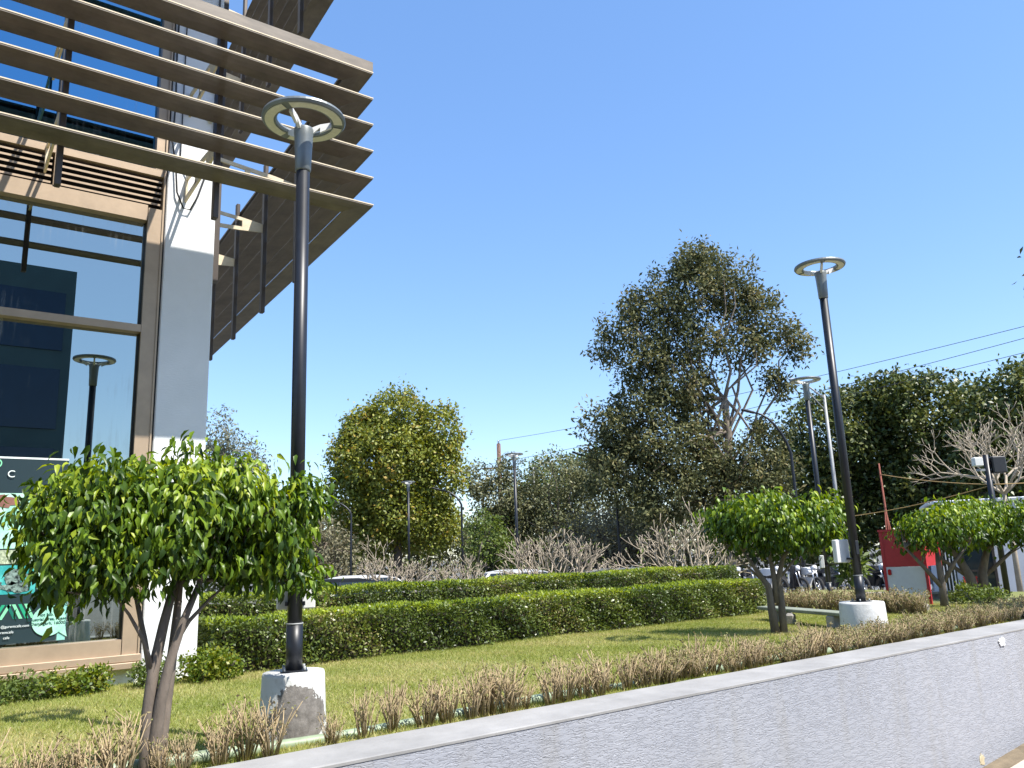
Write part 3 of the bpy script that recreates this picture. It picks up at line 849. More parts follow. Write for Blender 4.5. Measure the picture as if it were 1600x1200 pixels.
# foreground tree
ficus('large leafy ficus tree with several stems in front of the window', (1.17, 4.95, 0.0),
      [S((-.01, 0, -.05, .058), (-.015, 0, .15, .050), (-.02, .01, .38, .044), (-.005, .02, .60, .037), (.04, .03, .85, .032), (.10, .04, 1.12, .024)),
       S((.02, -.02, -.05, .05), (.012, -.02, .25, .044), (.03, -.03, .45, .036), (.065, -.05, .66, .031), (.12, -.06, .86, .026), (.20, -.08, 1.08, .018)),
       S((.05, .03, -.05, .046), (.062, .04, .25, .040), (.085, .05, .50, .036), (.11, .06, .78, .030), (.13, .08, 1.05, .022), (.14, .1, 1.3, .014)),
       S((-.012, .01, .62, .017), (-.07, 0, .78, .013), (-.15, .0, .92, .010), (-.26, -.02, 1.06, .007)),
       S((.10, .02, .74, .017), (.18, .04, .86, .014), (.30, .05, .98, .010), (.45, .05, 1.10, .007)),
       S((-.01, .02, .55, .02), (-.05, .06, .78, .018), (-.1, .08, 1.0, .014))],
      [((.05, 0, 1.42), (.50, .42, .36)), ((-.38, -.02, 1.40), (.34, .36, .30)), ((.58, .0, 1.42), (.36, .36, .30)), ((-.50, 0, 1.20), (.17, .24, .20)),
       ((.30, -.05, 1.62), (.34, .30, .18)), ((-.22, 0, 1.64), (.34, .30, .17)), ((.68, 0, 1.22), (.22, .24, .20)), ((.80, 0, 1.56), (.16, .24, .17)), ((.10, -.05, 1.27), (.40, .30, .14)),
       ((-.24, -.05, 1.19), (.24, .26, .13)), ((.10, .0, 1.83), (.07, .08, .09)), ((.44, -.02, 1.19), (.22, .24, .11)), ((.86, -.04, 1.06), (.07, .10, .07)), ((-.60, 0, 1.50), (.14, .2, .16))],
      900, 13, .048, .076, .034, 300, 3)
# middle tree
ficus('flat-topped clipped ficus tree alone on the lawn before the tall right lamp', (9.63, 7.05, 0.0),
      [S((-.04, .02, -.05, .075), (-.06, .04, .35, .062), (-.08, .04, .62, .05), (-.2, .12, .85, .036), (-.34, .2, 1.1, .02)), S((.05, -.04, -.05, .065), (.06, -.04, .4, .055), (.05, -.05, .75, .045), (.12, -.1, 1.0, .034), (.25, -.25, 1.25, .02)),
       S((0, 0, .4, .05), (.02, 0, .7, .046), (.0, .02, 1.0, .034), (-.05, .05, 1.3, .02)), S((.05, -.05, .72, .022), (.2, -.2, .95, .018), (.42, -.36, 1.15, .012)), S((-.06, .04, .62, .022), (-.24, .24, .9, .018), (-.42, .42, 1.15, .012))],
      [((0, 0, 1.44), (.80, .80, .32)), ((.30, -.45, 1.48), (.46, .42, .34)), ((-.25, .36, 1.46), (.44, .44, .30)), ((0, 0, 1.66), (.75, .75, .20)), ((-.38, .5, 1.62), (.28, .28, .20)), ((.46, -.58, 1.62), (.32, .3, .22)), ((.52, -.64, 1.26), (.22, .20, .18)), ((-.3, -.3, 1.44), (.45, .45, .28))],
      520, 13, .075, .095, .05, 0, 5, T=T_LEAF)
ficus('clipped ficus tree close behind the red notice board, left of the right pair', (14.60, 7.24, 0.0),
      [S((0, 0, -.05, .085), (.02, 0, .4, .07), (.0, 0, .75, .055), (.1, .05, 1.1, .03)), S((0, 0, .35, .05), (-.2, .2, .75, .04), (-.4, .35, 1.05, .02)), S((.03, 0, .4, .05), (.2, -.2, .8, .035), (.4, -.4, 1.1, .02))],
      [((0, -.05, 1.36), (.60, .60, .34)), ((-.12, .25, 1.32), (.40, .40, .26)), ((.2, -.3, 1.42), (.45, .45, .30))],
      260, 12, .08, .10, .052, 0, 6)
ficus('broad clipped ficus tree at the right edge, right of the right pair', (17.05, 7.80, 0.0),
      [S((0, 0, -.05, .13), (-.05, .05, .4, .11), (-.2, .15, .8, .085), (-.4, .3, 1.15, .05)), S((.12, -.1, -.05, .12), (.15, -.1, .5, .10), (.25, -.2, .9, .07), (.4, -.4, 1.2, .04)), S((-.05, .05, .4, .05), (-.4, .4, .8, .04), (-.75, .7, 1.1, .02)), S((.15, -.1, .4, .05), (.5, -.45, .8, .04), (.8, -.7, 1.1, .02))],
      [((.05, -.05, 1.42), (.85, .85, .44)), ((-.28, .45, 1.36), (.48, .48, .34)), ((.40, -.75, 1.46), (.65, .65, .42)), ((.1, -.1, 1.66), (.75, .75, .28)), ((.7, -1.1, 1.36), (.45, .45, .34))],
      620, 13, .10, .11, .058, 0, 8)

# ================================================================== HEDGES
def hedge(label, x0, x1, y0, y1, h, dens, seed, bare=None):
    t = thing('hedge', label, 'hedge', ((x0 + x1) / 2, (y0 + y1) / 2, 0))
    L_, D_ = x1 - x0, y1 - y0
    def wob(u, k): return .026 * np.sin(u * 2.1 + k) + .018 * np.sin(u * 5.3 + 2 * k) + .014 * np.sin(u * 11 + k)
    # twiggy core
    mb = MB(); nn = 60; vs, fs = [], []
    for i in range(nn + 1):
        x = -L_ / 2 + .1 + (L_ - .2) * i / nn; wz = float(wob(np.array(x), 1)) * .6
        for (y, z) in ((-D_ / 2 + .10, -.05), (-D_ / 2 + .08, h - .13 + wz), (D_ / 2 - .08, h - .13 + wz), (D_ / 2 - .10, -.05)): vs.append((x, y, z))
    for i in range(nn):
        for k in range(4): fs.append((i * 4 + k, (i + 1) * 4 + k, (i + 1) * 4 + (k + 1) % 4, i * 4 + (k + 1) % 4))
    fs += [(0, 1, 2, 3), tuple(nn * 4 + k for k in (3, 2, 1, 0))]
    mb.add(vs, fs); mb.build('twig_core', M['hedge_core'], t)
    def face(area_n, kind):
        u = NR.uniform(-L_ / 2, L_ / 2, area_n); dp = np.abs(NR.normal(0, .035, area_n))
        if kind == 'front':
            z = NR.beta(1.25, 1.0, area_n) * (h - .01); y = -D_ / 2 + dp + wob(u, 0) * .7 + .03 * np.sin(u * 7 + z * 9) - .03 * np.exp(-((z - h * .75) / .2) ** 2)
            o = np.tile([0, -1, .25], (area_n, 1)); P = np.stack([u, y, z], 1)
        elif kind == 'top':
            y = NR.uniform(-D_ / 2, D_ / 2, area_n); z = h - dp + wob(u, 1) * .6 + .012 * np.sin(u * 9 + y * 13)
            o = np.tile([0, -.1, 1], (area_n, 1)); P = np.stack([u, y, z], 1)
        elif kind == 'back':
            z = NR.uniform(0, h, area_n); y = D_ / 2 - dp + wob(u, 2) * .5; o = np.tile([0, 1, .2], (area_n, 1)); P = np.stack([u, y, z], 1)
        else:
            sg = 1 if kind == 'right' else -1
            y = NR.uniform(-D_ / 2, D_ / 2, area_n); z = NR.uniform(0, h, area_n); x = sg * (L_ / 2 - dp) + .04 * np.sin(y * 6 + z * 5)
            o = np.tile([sg, 0, .2], (area_n, 1)); P = np.stack([x, y, z], 1)
        return P, o.astype(float)
    def emit(kinds, mt, name, ll, wl):
        Ps, Os = [], []
        for (k, n_) in kinds:
            P, O = face(int(n_), k); Ps.append(P); Os.append(O)
        P = np.concatenate(Ps); O = np.concatenate(Os); n = len(P)
        D = NR.normal(size=(n, 3)) * .8 + O * .5; D[:, 2] += .25
        N = NR.normal(size=(n, 3)) * .8 + O * .5; N[:, 2] += .3
        patch = .45 + .2 * np.sin(P[:, 0] * 1.7 + seed) + .15 * np.sin(P[:, 0] * 4.1 + P[:, 2] * 6)
        tint = np.clip(patch + NR.normal(0, .2, n), 0, .97)
        return leaf_cloud(name, P, D, N, ll * NR.uniform(.6, 1.3, n), wl * NR.uniform(.6, 1.3, n), tint, T_QUAD, mt, t)
    emit([('front', L_ * h * dens), ('back', L_ * h * dens * .5), ('right', D_ * h * dens), ('left', D_ * h * dens), ('top', L_ * D_ * dens * .4)], M['hedge'], 'foliage', .046, .027)
    emit([('top', L_ * D_ * dens * 1.25)], M['hedge_sunlit'], 'sunlit_top', .040, .021)  # top leaves in the lighter colour that carries the painted sunlight
    if bare is not None:                              # a dry gap in the face
        mb = MB(); rr = random.Random(seed)
        for k in range(70):
            x = bare - (x0 + x1) / 2 + rr.gauss(0, .10); z = h - .16 + rr.gauss(0, .07); y = -D_ / 2 - .005
            mb.tube([(x, y + .05, z - .05), (x + rr.uniform(-.05, .05), y - rr.uniform(0, .03), z + rr.uniform(.0, .09))], [.0035, .0015], 4)
        mb.build('dry_twigs', M['twig'], t)
    return t
hedge('front clipped green box hedge along the lawn with a dry patch near the top', 2.80, 12.5, 9.38, 10.10, .58, 3300, 1, 6.9)
hedge('rear clipped green hedge, the higher one in front of the parked cars', 2.95, 13.75, 10.95, 11.70, .80, 3000, 2)

# ================================================================== DRY TWIG BORDER
def twig_mesh(seed, h, n, leaves, spread):
    rr = random.Random(seed); mb = MB(); tips = []
    for k in range(n):
        a = rr.uniform(0, 6.283); r0_ = rr.uniform(0, .04); b = Vector((r0_ * math.cos(a), r0_ * math.sin(a), -.02))
        d = Vector((math.cos(a) * rr.uniform(.05, spread), math.sin(a) * rr.uniform(.05, spread), 1)).normalized()
        ln = h * rr.uniform(.6, 1.05); p1 = b + d * ln * .55; kk = Vector((rr.uniform(-.3, .3), rr.uniform(-.3, .3), 0))
        p2 = p1 + (d + kk).normalized() * ln * .45
        mb.tube([b, p1, p2], [.0055, .0042, .002], 4); tips.append(p2)
        for q in range(rr.randint(2, 4)):
            s = b.lerp(p1, rr.uniform(.55, 1)) if rr.random() < .4 else p1.lerp(p2, rr.uniform(0, .8))
            e = s + Vector((rr.uniform(-.6, .6), rr.uniform(-.6, .6), rr.uniform(.5, 1))).normalized() * h * rr.uniform(.14, .32)
            mb.tube([s, e], [.0030, .0014], 3); tips.append(e)
    me = mb.mesh('twigs', M['twig'])
    # few dry leaves at the tips, as a second mesh
    n2 = leaves; P = np.array([tips[rr.randrange(len(tips))] for _ in range(n2)]) + NR.normal(0, .008, (n2, 3))
    D = NR.normal(size=(n2, 3)); D[:, 2] += .4; N = NR.normal(size=(n2, 3)); N[:, 2] += .5
    o = leaf_cloud('dry_leaves', P, D, N, NR.uniform(.014, .030, n2), NR.uniform(.008, .015, n2), np.clip(NR.normal(.5, .25, n2), 0, 1), T_QUAD, M['dry_leaf'])
    me2 = o.data; bpy.data.objects.remove(o)
    return me, me2
SPARSE = [twig_mesh(20 + k, .34, 20 + 3 * k, 90, .42) for k in range(4)]
DENSE = [twig_mesh(40 + k, .27, 34, 420, .75) for k in range(4)]
def twig_shrub(x, y, lib, k, sc, group, label):
    a, b = lib[k % len(lib)]
    t = thing('dry_shrub', label, 'shrub', (x, y, lawn_z(x, y) - .01), RND.uniform(0, 6.28), group); t.scale = (sc * RND.uniform(.9, 1.15), sc * RND.uniform(.9, 1.15), sc * RND.uniform(.85, 1.1))
    link('twigs', a, t); link('dry_leaves', b, t)
x = .35; k = 0
while x < 4.4:
    if abs(x - 1.95) > .03:
        twig_shrub(x, 4.79 + RND.uniform(-.04, .05), SPARSE, RND.randrange(4), RND.uniform(.6, 1.25), 'leafless dry shrubs at the near end of the border', 'small leafless dry shrub in the row between grey wall and lawn, left half')
    x += RND.uniform(.08, .22); k += 1
while x < 7.4:
    twig_shrub(x, 4.80 + RND.uniform(-.05, .10), SPARSE if RND.random() < .5 else DENSE, RND.randrange(4), RND.uniform(.85, 1.1), 'dry shrubs in the middle of the border', 'small brown dry shrub of the border along the middle of the grey wall')
    x += RND.uniform(.11, .17)
while x < 19:
    for yy in ((4.80, 5.05) if x < 11 else (4.82, 5.15, 5.5)):
        twig_shrub(x + RND.uniform(-.05, .05), yy + RND.uniform(-.06, .06), DENSE, RND.randrange(4), RND.uniform(.9, 1.25), 'dense brown shrubs at the far end of the border', 'dense low brown shrub of the border at the right end of the grey wall')
    x += RND.uniform(.20, .28)
mb = MB(); pts = [(x_, 5.0 + .03 * math.sin(x_ * 1.3), .105 + .015 * math.sin(x_ * 2.1)) for x_ in np.linspace(.2, 15.5, 60)]
mb.tube(pts, .036, 10); tag(mb.build('water_pipe', M['pipe']), 'pale green water pipe lying among the dry shrubs along the wall', 'pipe')

# low shrubs at the foot of the building
def leafy_shrub(label, loc, blobs, n, L, W, mt, name='leafy_shrub', group=None):
    t = thing(name, label, 'shrub', loc, 0, group)
    o, c = foliage('foliage', blobs, n, 9, .035, L, W, mt, t, shell=.35, droop=-.2)
    mb = MB()
    for k in range(14):
        tg = c[k * 7 % len(c)]; mb.tube([(tg[0] * .3, tg[1] * .3, -.03), (tg[0] * .7, tg[1] * .7, tg[2] * .5), tuple(tg)], [.008, .006, .003], 4)
    mb.build('stems', M['bark_ficus'], t)
leafy_shrub('low dark green shrub row under the window at the left edge', (.95, 9.20, 0), [((-.2, 0, .10), (.30, .2, .14)), ((.15, 0, .12), (.25, .18, .13)), ((-.55, 0, .12), (.3, .2, .15))], 240, .05, .026, M['fresh_leaf'])
leafy_shrub('low yellow-green shrub under the window, left of the near tree stems', (1.42, 9.15, 0), [((0, 0, .10), (.26, .17, .13)), ((.2, .02, .13), (.12, .12, .12))], 170, .05, .028, M['shrub_yellow'])
leafy_shrub('small green shrub at the pillar foot beside the near tree stems', (2.12, 9.05, 0), [((0, 0, .12), (.20, .16, .14))], 130, .045, .024, M['fresh_leaf'])
leafy_shrub('bright yellow-green shrub at the left end of the front hedge', (2.62, 9.02, 0), [((0, 0, .16), (.26, .2, .17)), ((.2, 0, .12), (.16, .16, .14))], 230, .05, .028, M['shrub_yellow'])

# ================================================================== BACKGROUND TREES
def tree(label, loc, fork, blobs, nclump, per, sig, L, W, leafm, bark, r0, nb=22, wob=.5, seed=1, shell=.45, name='background_tree', group=None, droop=.4, lr=.4, r1=.02):
    t = thing(name, label, 'tree', loc, 0, group)
    o, c = foliage('crown', blobs, nclump, per, sig, L, W, leafm, t, shell=shell, droop=droop)
    rr = random.Random(seed); tg = [tuple(c[rr.randrange(len(c))]) for _ in range(nb)]
    branchy((0, 0, -.3), fork, tg, r0, bark, 'trunk', t, wob=wob, seed=seed, r1=r1, lr=lr)
    return t
U = Vector((math.sin(A), -math.cos(A), 0))          # across the street
def bl(c, h, w, d, hh, fwd=0):                       # blob: offset across, height, half sizes
    return ((U.x * c + F.x * fwd, U.y * c + F.y * fwd, h), (w, d, hh))
# round yellowing tree
tree('dense round green tree with yellowing leaves, left of the utility pole', (19.9, 37.0, gz), (.2, 0, 4.5),
     [bl(-.3, 7.0, 2.7, 2.7, 2.6), bl(-1.7, 7.2, 1.7, 1.8, 1.9), bl(.2, 9.0, 1.7, 1.7, 1.8), bl(2.3, 8.2, 1.2, 1.3, 1.7), bl(2.0, 6.2, 1.7, 1.8, 2.0), bl(-2.2, 5.2, 1.5, 1.7, 1.7), bl(.4, 4.4, 2.6, 2.2, 1.9), bl(-1.5, 8.7, 1.2, 1.2, 1.1), bl(2.0, 3.6, 1.3, 1.4, 1.3), bl(-1.2, 3.4, 1.5, 1.5, 1.4)],
     1900, 26, .22, .20, .12, M['round_leaf'], M['bark_dark'], .26, 20, seed=2, shell=.62)
# tall open tree
tree('tallest tree, open grey-green crown with a pale forked trunk, in the middle right', (26.5, 21.3, gz), (.25, -.2, 8.0),
     [bl(-.8, 12.7, 1.9, 1.9, 1.4), bl(-.3, 13.9, 1.4, 1.3, .9), bl(1.0, 12.9, 1.3, 1.2, 1.2), bl(-2.5, 12.0, 1.3, 1.3, .9), bl(-3.7, 11.0, 1.1, 1.1, .8), bl(-4.3, 10.2, .7, .8, .6), bl(1.9, 11.5, 1.4, 1.3, 1.2), bl(3.0, 10.6, 1.2, 1.1, .7), bl(3.7, 9.9, .6, .6, .5),
      bl(-1.4, 10.6, 2.0, 1.9, 1.2), bl(-2.9, 9.4, 1.4, 1.5, .9), bl(1.2, 10.0, 1.2, 1.3, .8), bl(2.6, 8.6, .7, .8, .6), bl(-1.5, 8.7, 1.6, 1.6, 1.0), bl(-2.9, 7.9, 1.6, 1.7, 1.1), bl(-4.3, 7.1, 1.5, 1.5, 1.1),
      bl(-4.0, 5.3, 1.9, 1.8, 1.4), bl(-2.0, 5.8, 2.2, 2.0, 1.5), bl(.3, 5.3, 1.8, 1.7, 1.3), bl(-2.3, 4.0, 2.6, 2.0, 1.3), bl(.8, 4.2, 1.9, 1.6, 1.2), bl(2.0, 6.4, .9, .9, .7), bl(-.9, 7.2, 1.0, 1.0, .8), bl(2.0, 4.8, 1.0, 1.0, 1.0)],
     1700, 32, .20, .20, .09, M['tall_leaf'], M['bark_pale'], .22, 36, wob=.6, seed=5, shell=.25, r1=.012, lr=.26)
# dark mass at the right
GR = 'big dark trees behind the white cabin'
tree('big dark leafy tree directly behind the red notice board', (38.2, 23.2, gz), (0, 0, 4), [bl(0, 7.2, 2.9, 2.6, 2.6), bl(-1.9, 5.2, 2.0, 2.0, 2.0), bl(1.4, 8.6, 1.9, 1.8, 1.5), bl(.2, 3.6, 3.0, 2.3, 2.1), bl(2.0, 5.5, 2.2, 2.2, 2.2), bl(-1.2, 2.4, 2.2, 2, 1.8)],
     1240, 26, .26, .25, .15, M['dark_leaf'], M['bark_dark'], .3, 16, seed=7, shell=.6, group=GR)
tree('big dark leafy tree, middle one behind the cabin and bare frangipani', (40.3, 19.6, gz), (0, 0, 4), [bl(.2, 7.6, 2.8, 2.4, 2.6), bl(-1.4, 8.8, 1.6, 1.6, 1.4), bl(1.6, 6.2, 2.2, 2.0, 2.3), bl(0, 4.0, 3.2, 2.2, 2.4)],
     992, 26, .26, .25, .15, M['dark_leaf'], M['bark_dark'], .3, 14, seed=8, shell=.6, group=GR)
tree('big dark olive tree filling the right edge behind the cabin', (39.4, 14.6, gz), (0, 0, 4), [bl(0, 7.3, 3.0, 2.6, 2.2), bl(1.9, 7.2, 2.4, 2.4, 2.4), bl(-1.2, 5.2, 2.4, 2.2, 2.4), bl(1.2, 4.2, 3.2, 2.4, 2.4)],
     1041, 26, .26, .25, .15, M['dark_leaf'], M['bark_dark'], .3, 14, seed=9, shell=.6, group=GR)
# middle distance
tree('grey-green tree around the wooden utility pole', (26.4, 36.9, gz), (0, 0, 2.4), [bl(0, 5.2, 1.9, 1.8, 1.5), bl(-1.2, 6.2, 1.0, 1.1, 1.0), bl(1.4, 4.5, 1.8, 1.6, 1.6), bl(0, 3.0, 2.4, 1.8, 1.7), bl(.6, 6.8, .8, .8, .7), bl(0, 1.6, 2.4, 1.6, 1.2)], 620, 24, .20, .19, .10, M['olive_leaf'], M['bark_dark'], .16, 22, seed=11, shell=.35)
tree('pale olive tree between the utility pole and the tallest tree', (29.2, 34.8, gz), (0, 0, 2.6), [bl(0, 6.0, 2.4, 2.0, 1.5), bl(2.2, 5.9, 2.0, 1.6, 1.5), bl(-.5, 4.0, 2.8, 2.0, 1.7), bl(2.0, 3.6, 2.6, 1.8, 1.8), bl(-2.1, 3.2, 1.8, 1.6, 1.6), bl(3.6, 3.0, 1.8, 1.6, 1.7), bl(.5, 2.0, 3.2, 1.6, 1.2)], 900, 24, .22, .19, .10, M['olive_leaf'], M['bark_pale'], .18, 20, seed=12, shell=.4)
tree('light green tree rising behind the pale olive tree', (36.0, 43.0, gz), (0, 0, 4), [bl(0, 7.2, 2.6, 2.2, 1.5), bl(2.3, 7.6, 1.8, 1.8, 1.4), bl(-1.6, 5.8, 2.6, 2.2, 1.8)], 420, 10, .32, .3, .15, M['fresh_leaf'], M['bark_dark'], .2, 12, seed=13, shell=.4)
tree('dusty brown thicket tree behind the parked cars left of the round tree', (15.2, 35.8, gz), (0, 0, 1.8), [bl(0, 2.6, 1.7, 1.5, 1.9), bl(1.3, 2.0, 1.2, 1.2, 1.4), bl(-1.4, 3.0, 1.4, 1.4, 1.6)], 420, 11, .22, .20, .10, M['dusty_leaf'], M['bark_pale'], .12, 26, seed=14, shell=.3)
tree('dusty grey-brown tree under the tallest tree behind the bare frangipani', (25.0, 26.4, gz), (0, 0, 1.6), [bl(0, 2.4, 1.9, 1.6, 1.5), bl(-1.6, 2.2, 1.3, 1.3, 1.4), bl(1.5, 2.3, 1.4, 1.4, 1.3)], 420, 11, .2, .19, .10, M['dusty_leaf'], M['bark_dark'], .12, 26, seed=15, shell=.3)
tree('bright green shrubby tree under the round tree', (21.7, 31.5, gz), (0, 0, 1.4), [bl(0, 2.6, 1.0, 1.0, 1.5), bl(.8, 1.8, .9, .9, 1.2)], 260, 10, .18, .19, .10, M['fresh_leaf'], M['bark_dark'], .09, 12, seed=16, shell=.4)
tree('pale grey gum tree far behind the white pillar', (17.6, 57.4, gz), (0, 0, 7), [bl(-.6, 11.0, 1.7, 1.7, 1.9), bl(.9, 9.6, 1.5, 1.5, 1.4), bl(2.0, 8.8, 1.1, 1.1, 1.0), bl(-1.5, 9.2, 1.7, 1.7, 1.8), bl(0, 7.5, 2.2, 1.8, 1.8)], 420, 12, .30, .30, .11, M['gum_leaf'], M['bark_pale'], .24, 16, seed=17, shell=.35, droop=.9)
for i, (q, lab) in enumerate((((27.0, 50.0), 'distant dark tree filling the gap left of the round tree'), ((40.0, 52.0), 'distant dark tree behind the utility pole'), ((47.0, 42.0), 'distant dark tree behind the trunk of the tallest tree'), ((45.0, 31.0), 'distant dark tree right of the tallest tree, behind the curved street lamp'), ((18.5, 52.0), 'distant dark tree behind the nearest hedge end and left lamps'))):
    tree(lab, (q[0], q[1], gz), (0, 0, 2.5), [bl(0, 3.2, 4.2, 3.0, 2.9), bl(-3.2, 2.8, 2.6, 2.2, 2.3), bl(3.2, 2.9, 2.8, 2.2, 2.4)], 520, 11, .4, .40, .22, M['dark_leaf'] if i % 2 else M['olive_leaf'], M['bark_dark'], .2, 10, seed=20 + i, shell=.5)
# overhanging branch at the right edge
tree('tree outside the right edge, only a twig of leaves shows against the sky', (12.5, 2.9, gz), (0, 0, 4.3), [((0, 0, 5.1), (.75, .75, .6)), ((-1.03, .98, 5.25), (.24, .24, .24)), ((-.7, .66, 5.2), (.4, .4, .3)), ((.6, -.6, 5.3), (.8, .8, .7))], 300, 9, .09, .11, .05, M['tall_leaf'], M['bark_dark'], .09, 10, wob=.2, seed=31, shell=.3, r1=.008)

# bare frangipani
def frangipani(label, loc, h, spread, levels, seed, r0=.05, stems=4, z0=0.0):
    t = thing('frangipani_tree', label, 'tree', loc, 0, 'bare frangipani trees'); rr = random.Random(seed)
    mb = MB(); tips = []
    def grow(p, d, ln, r_, lv):
        q = p + d * ln * rr.uniform(.8, 1.15)
        mid = p.lerp(q, .5) + Vector((rr.uniform(-1, 1), rr.uniform(-1, 1), rr.uniform(-.6, .2))) * ln * .08
        mb.tube([p, mid, q], [r_, r_ * .9, r_ * .78], 5, cap=(lv == 0))
        if lv == 0: tips.append(q); return
        k = 3 if rr.random() < .3 else 2; a0 = rr.uniform(0, 6.28)
        ax = d.orthogonal().normalized(); ay = d.cross(ax)
        for i in range(k):
            a = a0 + i * 6.283 / k + rr.uniform(-.4, .4); sp = rr.uniform(.4, .8)
            nd = (d + (ax * math.cos(a) + ay * math.sin(a)) * sp + Vector((0, 0, .22))).normalized()
            grow(q, nd, ln * rr.uniform(.66, .95), r_ * .72, lv - 1)
    for s in range(stems):
        a = s * 6.283 / stems + rr.uniform(-.3, .3)
        d = Vector((math.cos(a) * spread, math.sin(a) * spread, 1)).normalized()
        grow(Vector((0, 0, z0)), d, h, r0, levels)
    if z0 > 0: mb.tube([(0, 0, -.05), (.04, 0, z0 * .5), (0, 0, z0 + .03)], [r0 * 1.9, r0 * 1.6, r0 * 1.3], 8)
    mb.build('branches', M['plumeria'], t)
    n = max(6, len(tips) // 4); P = np.array([tips[rr.randrange(len(tips))] for _ in range(n)], float)
    D = NR.normal(size=(n, 3)); D[:, 2] += .8; N = NR.normal(size=(n, 3)); N[:, 2] += .5
    leaf_cloud('leaves', P, D, N, NR.uniform(.06, .14, n), NR.uniform(.03, .05, n), NR.random(n), T_QUAD, M['fresh_leaf'], t)
frangipani('bare many-branched frangipani just left of the middle ficus tree', (14.82, 13.4, gz), .62, 1.25, 5, 2, .046, 6, .75)
frangipani('wide bare frangipani beyond the hedge, beside the distant ring lamp', (13.3, 16.25, gz), .54, 1.35, 5, 3, .042, 6, .65)
frangipani('small bare frangipani under the round tree', (11.25, 21.2, gz), .46, 1.35, 5, 4, .038, 6, .6)
frangipani('small bare frangipani with few green leaves right of the round tree', (13.5, 21.0, gz), .42, 1.2, 5, 5, .036, 5, .55)
fr5 = frangipani('tall bare frangipani rising over the white cabin roof', (22.4, 9.2, gz), .62, 1.1, 5, 6, .042, 6, 3.0)

# ================================================================== POLES AND WIRES
def street_lamp(label, loc, pts, r0, headdir):
    t = thing('street_lamp', label, 'lamp', loc, 0, 'curved arm street lamps')
    mb = MB(); n = len(pts); mb.tube(pts, [r0 * (1 - .45 * i / (n - 1)) for i in range(n)], 8); mb.build('pole', M['pole'], t)
    e = Vector(pts[-1]); d = Vector(headdir).normalized()
    mb = MB(); a = math.atan2(d.y, d.x); mb.box(e + d * .22, (.5, .16, .08), rz=a, ry=-math.asin(d.z), bev=.03); mb.build('lamp_head', M['pole'], t)
L_ = -U
def arm(base_h, bend, reach, top):
    P = [(0, 0, 0), (0, 0, base_h * .5), (0, 0, base_h)]
    for k in range(1, 7):
        s = k / 6; P.append((L_.x * reach * s ** 1.3, L_.y * reach * s ** 1.3, base_h + (top - base_h) * (1 - (1 - s) ** 1.7)))
    return P
street_lamp('curved street lamp arching left from beside the tallest tree', (24.8, 16.9, gz), arm(5.1, 0, 1.15, 6.6), .06, (L_.x, L_.y, .3))
street_lamp('dark curved street lamp in front of the tallest tree, left side', (23.53, 24.54, gz), arm(4.7, 0, 1.3, 5.95), .06, (L_.x, L_.y, .4))
street_lamp('thin dark curved street lamp right of the round tree', (21.74, 33.58, gz), arm(4.5, 0, 1.0, 5.25), .06, (L_.x, L_.y, .3))
street_lamp('thin dark lamp post among the thicket left of the round tree', (15.6, 33.0, gz), arm(4.0, 0, .9, 4.6), .05, (L_.x, L_.y, .3))
t = thing('silver_pole', 'thin galvanised pole with a forked top behind the tall right lamp', 'pole', (28.9, 17.9, gz))
MB().tube([(0, 0, 0), (0, 0, 7.75)], [.10, .055], 10).build('shaft', M['silver_pole'], t)
mb = MB(); mb.tube([(0, 0, 7.6), (L_.x * .5, L_.y * .5, 8.05), (L_.x * .95, L_.y * .95, 8.35)], .035, 6); mb.tube([(0, 0, 7.1), (L_.x * .5, L_.y * .5, 7.75), (L_.x * .62, L_.y * .62, 8.12)], .025, 6); mb.build('arm', M['silver_pole'], t)
mb = MB(); mb.box((L_.x * 1.1, L_.y * 1.1, 8.42), (.45, .18, .09), rz=math.atan2(L_.y, L_.x), bev=.03); mb.build('lamp_head', M['silver_pole'], t)
t = thing('utility_pole', 'brown utility pole with cross arm carrying the overhead wires', 'pole', (28.0, 39.0, gz))
M['wood'] = mat('old_wood', (.15, .085, .065), .85, var=.3, scale=3)
MB().tube([(0, 0, 0), (0, 0, 8.55)], [.17, .12], 8).build('shaft', M['wood'], t)
for h in (7.1,):
    MB().box((0, 0, h), (2.0, .10, .10), rz=math.atan2(U.y, U.x)).build('cross_arm', M['wood'], t)
for c_ in (-.85, .85):
    mb = MB(); mb.lathe([(.03, 0), (.06, .04), (.03, .08), (.06, .12), (.03, .18)], 10, (U.x * c_, U.y * c_, 7.15)); mb.build('insulator', M['chrome'], t)
mb = MB(); mb.lathe([(.04, 0), (.08, .05), (.04, .1), (.08, .15), (.03, .22)], 10, (0, 0, 8.55)); mb.build('insulator', M['chrome'], t)
t = thing('street_pole', 'thin pale pole with side arm right of the utility pole', 'pole', (30.8, 39.3, gz))
MB().tube([(0, 0, 0), (0, 0, 7.3)], [.09, .05], 8).build('shaft', M['silver_pole'], t)
MB().tube([(0, 0, 7.1), (U.x * .7, U.y * .7, 7.5), (U.x * 1.2, U.y * 1.2, 7.6)], .035, 6).build('arm', M['silver_pole'], t)
def wire(label, a, b, sag, r_, mt, name='overhead_wire', group='overhead wires'):
    a, b = Vector(a), Vector(b); P = [a.lerp(b, k / 24) - Vector((0, 0, sag * 4 * (k / 24) * (1 - k / 24))) for k in range(25)]
    mb = MB(); mb.tube(P, r_, 5); tag(mb.build(name, mt), label, 'wire', group)
off = Vector((28.0, 39.0, gz))
wire('topmost overhead wire crossing the sky at the right', off + Vector((0, 0, 8.75)), (29.5, 6.5, 8.2), .35, .011, M['wire'])
wire('middle overhead wire of three crossing the sky at the right', off + Vector((-U.x * .85, -U.y * .85, 7.33)), (29.5, 7.0, 7.9), .35, .011, M['wire'])
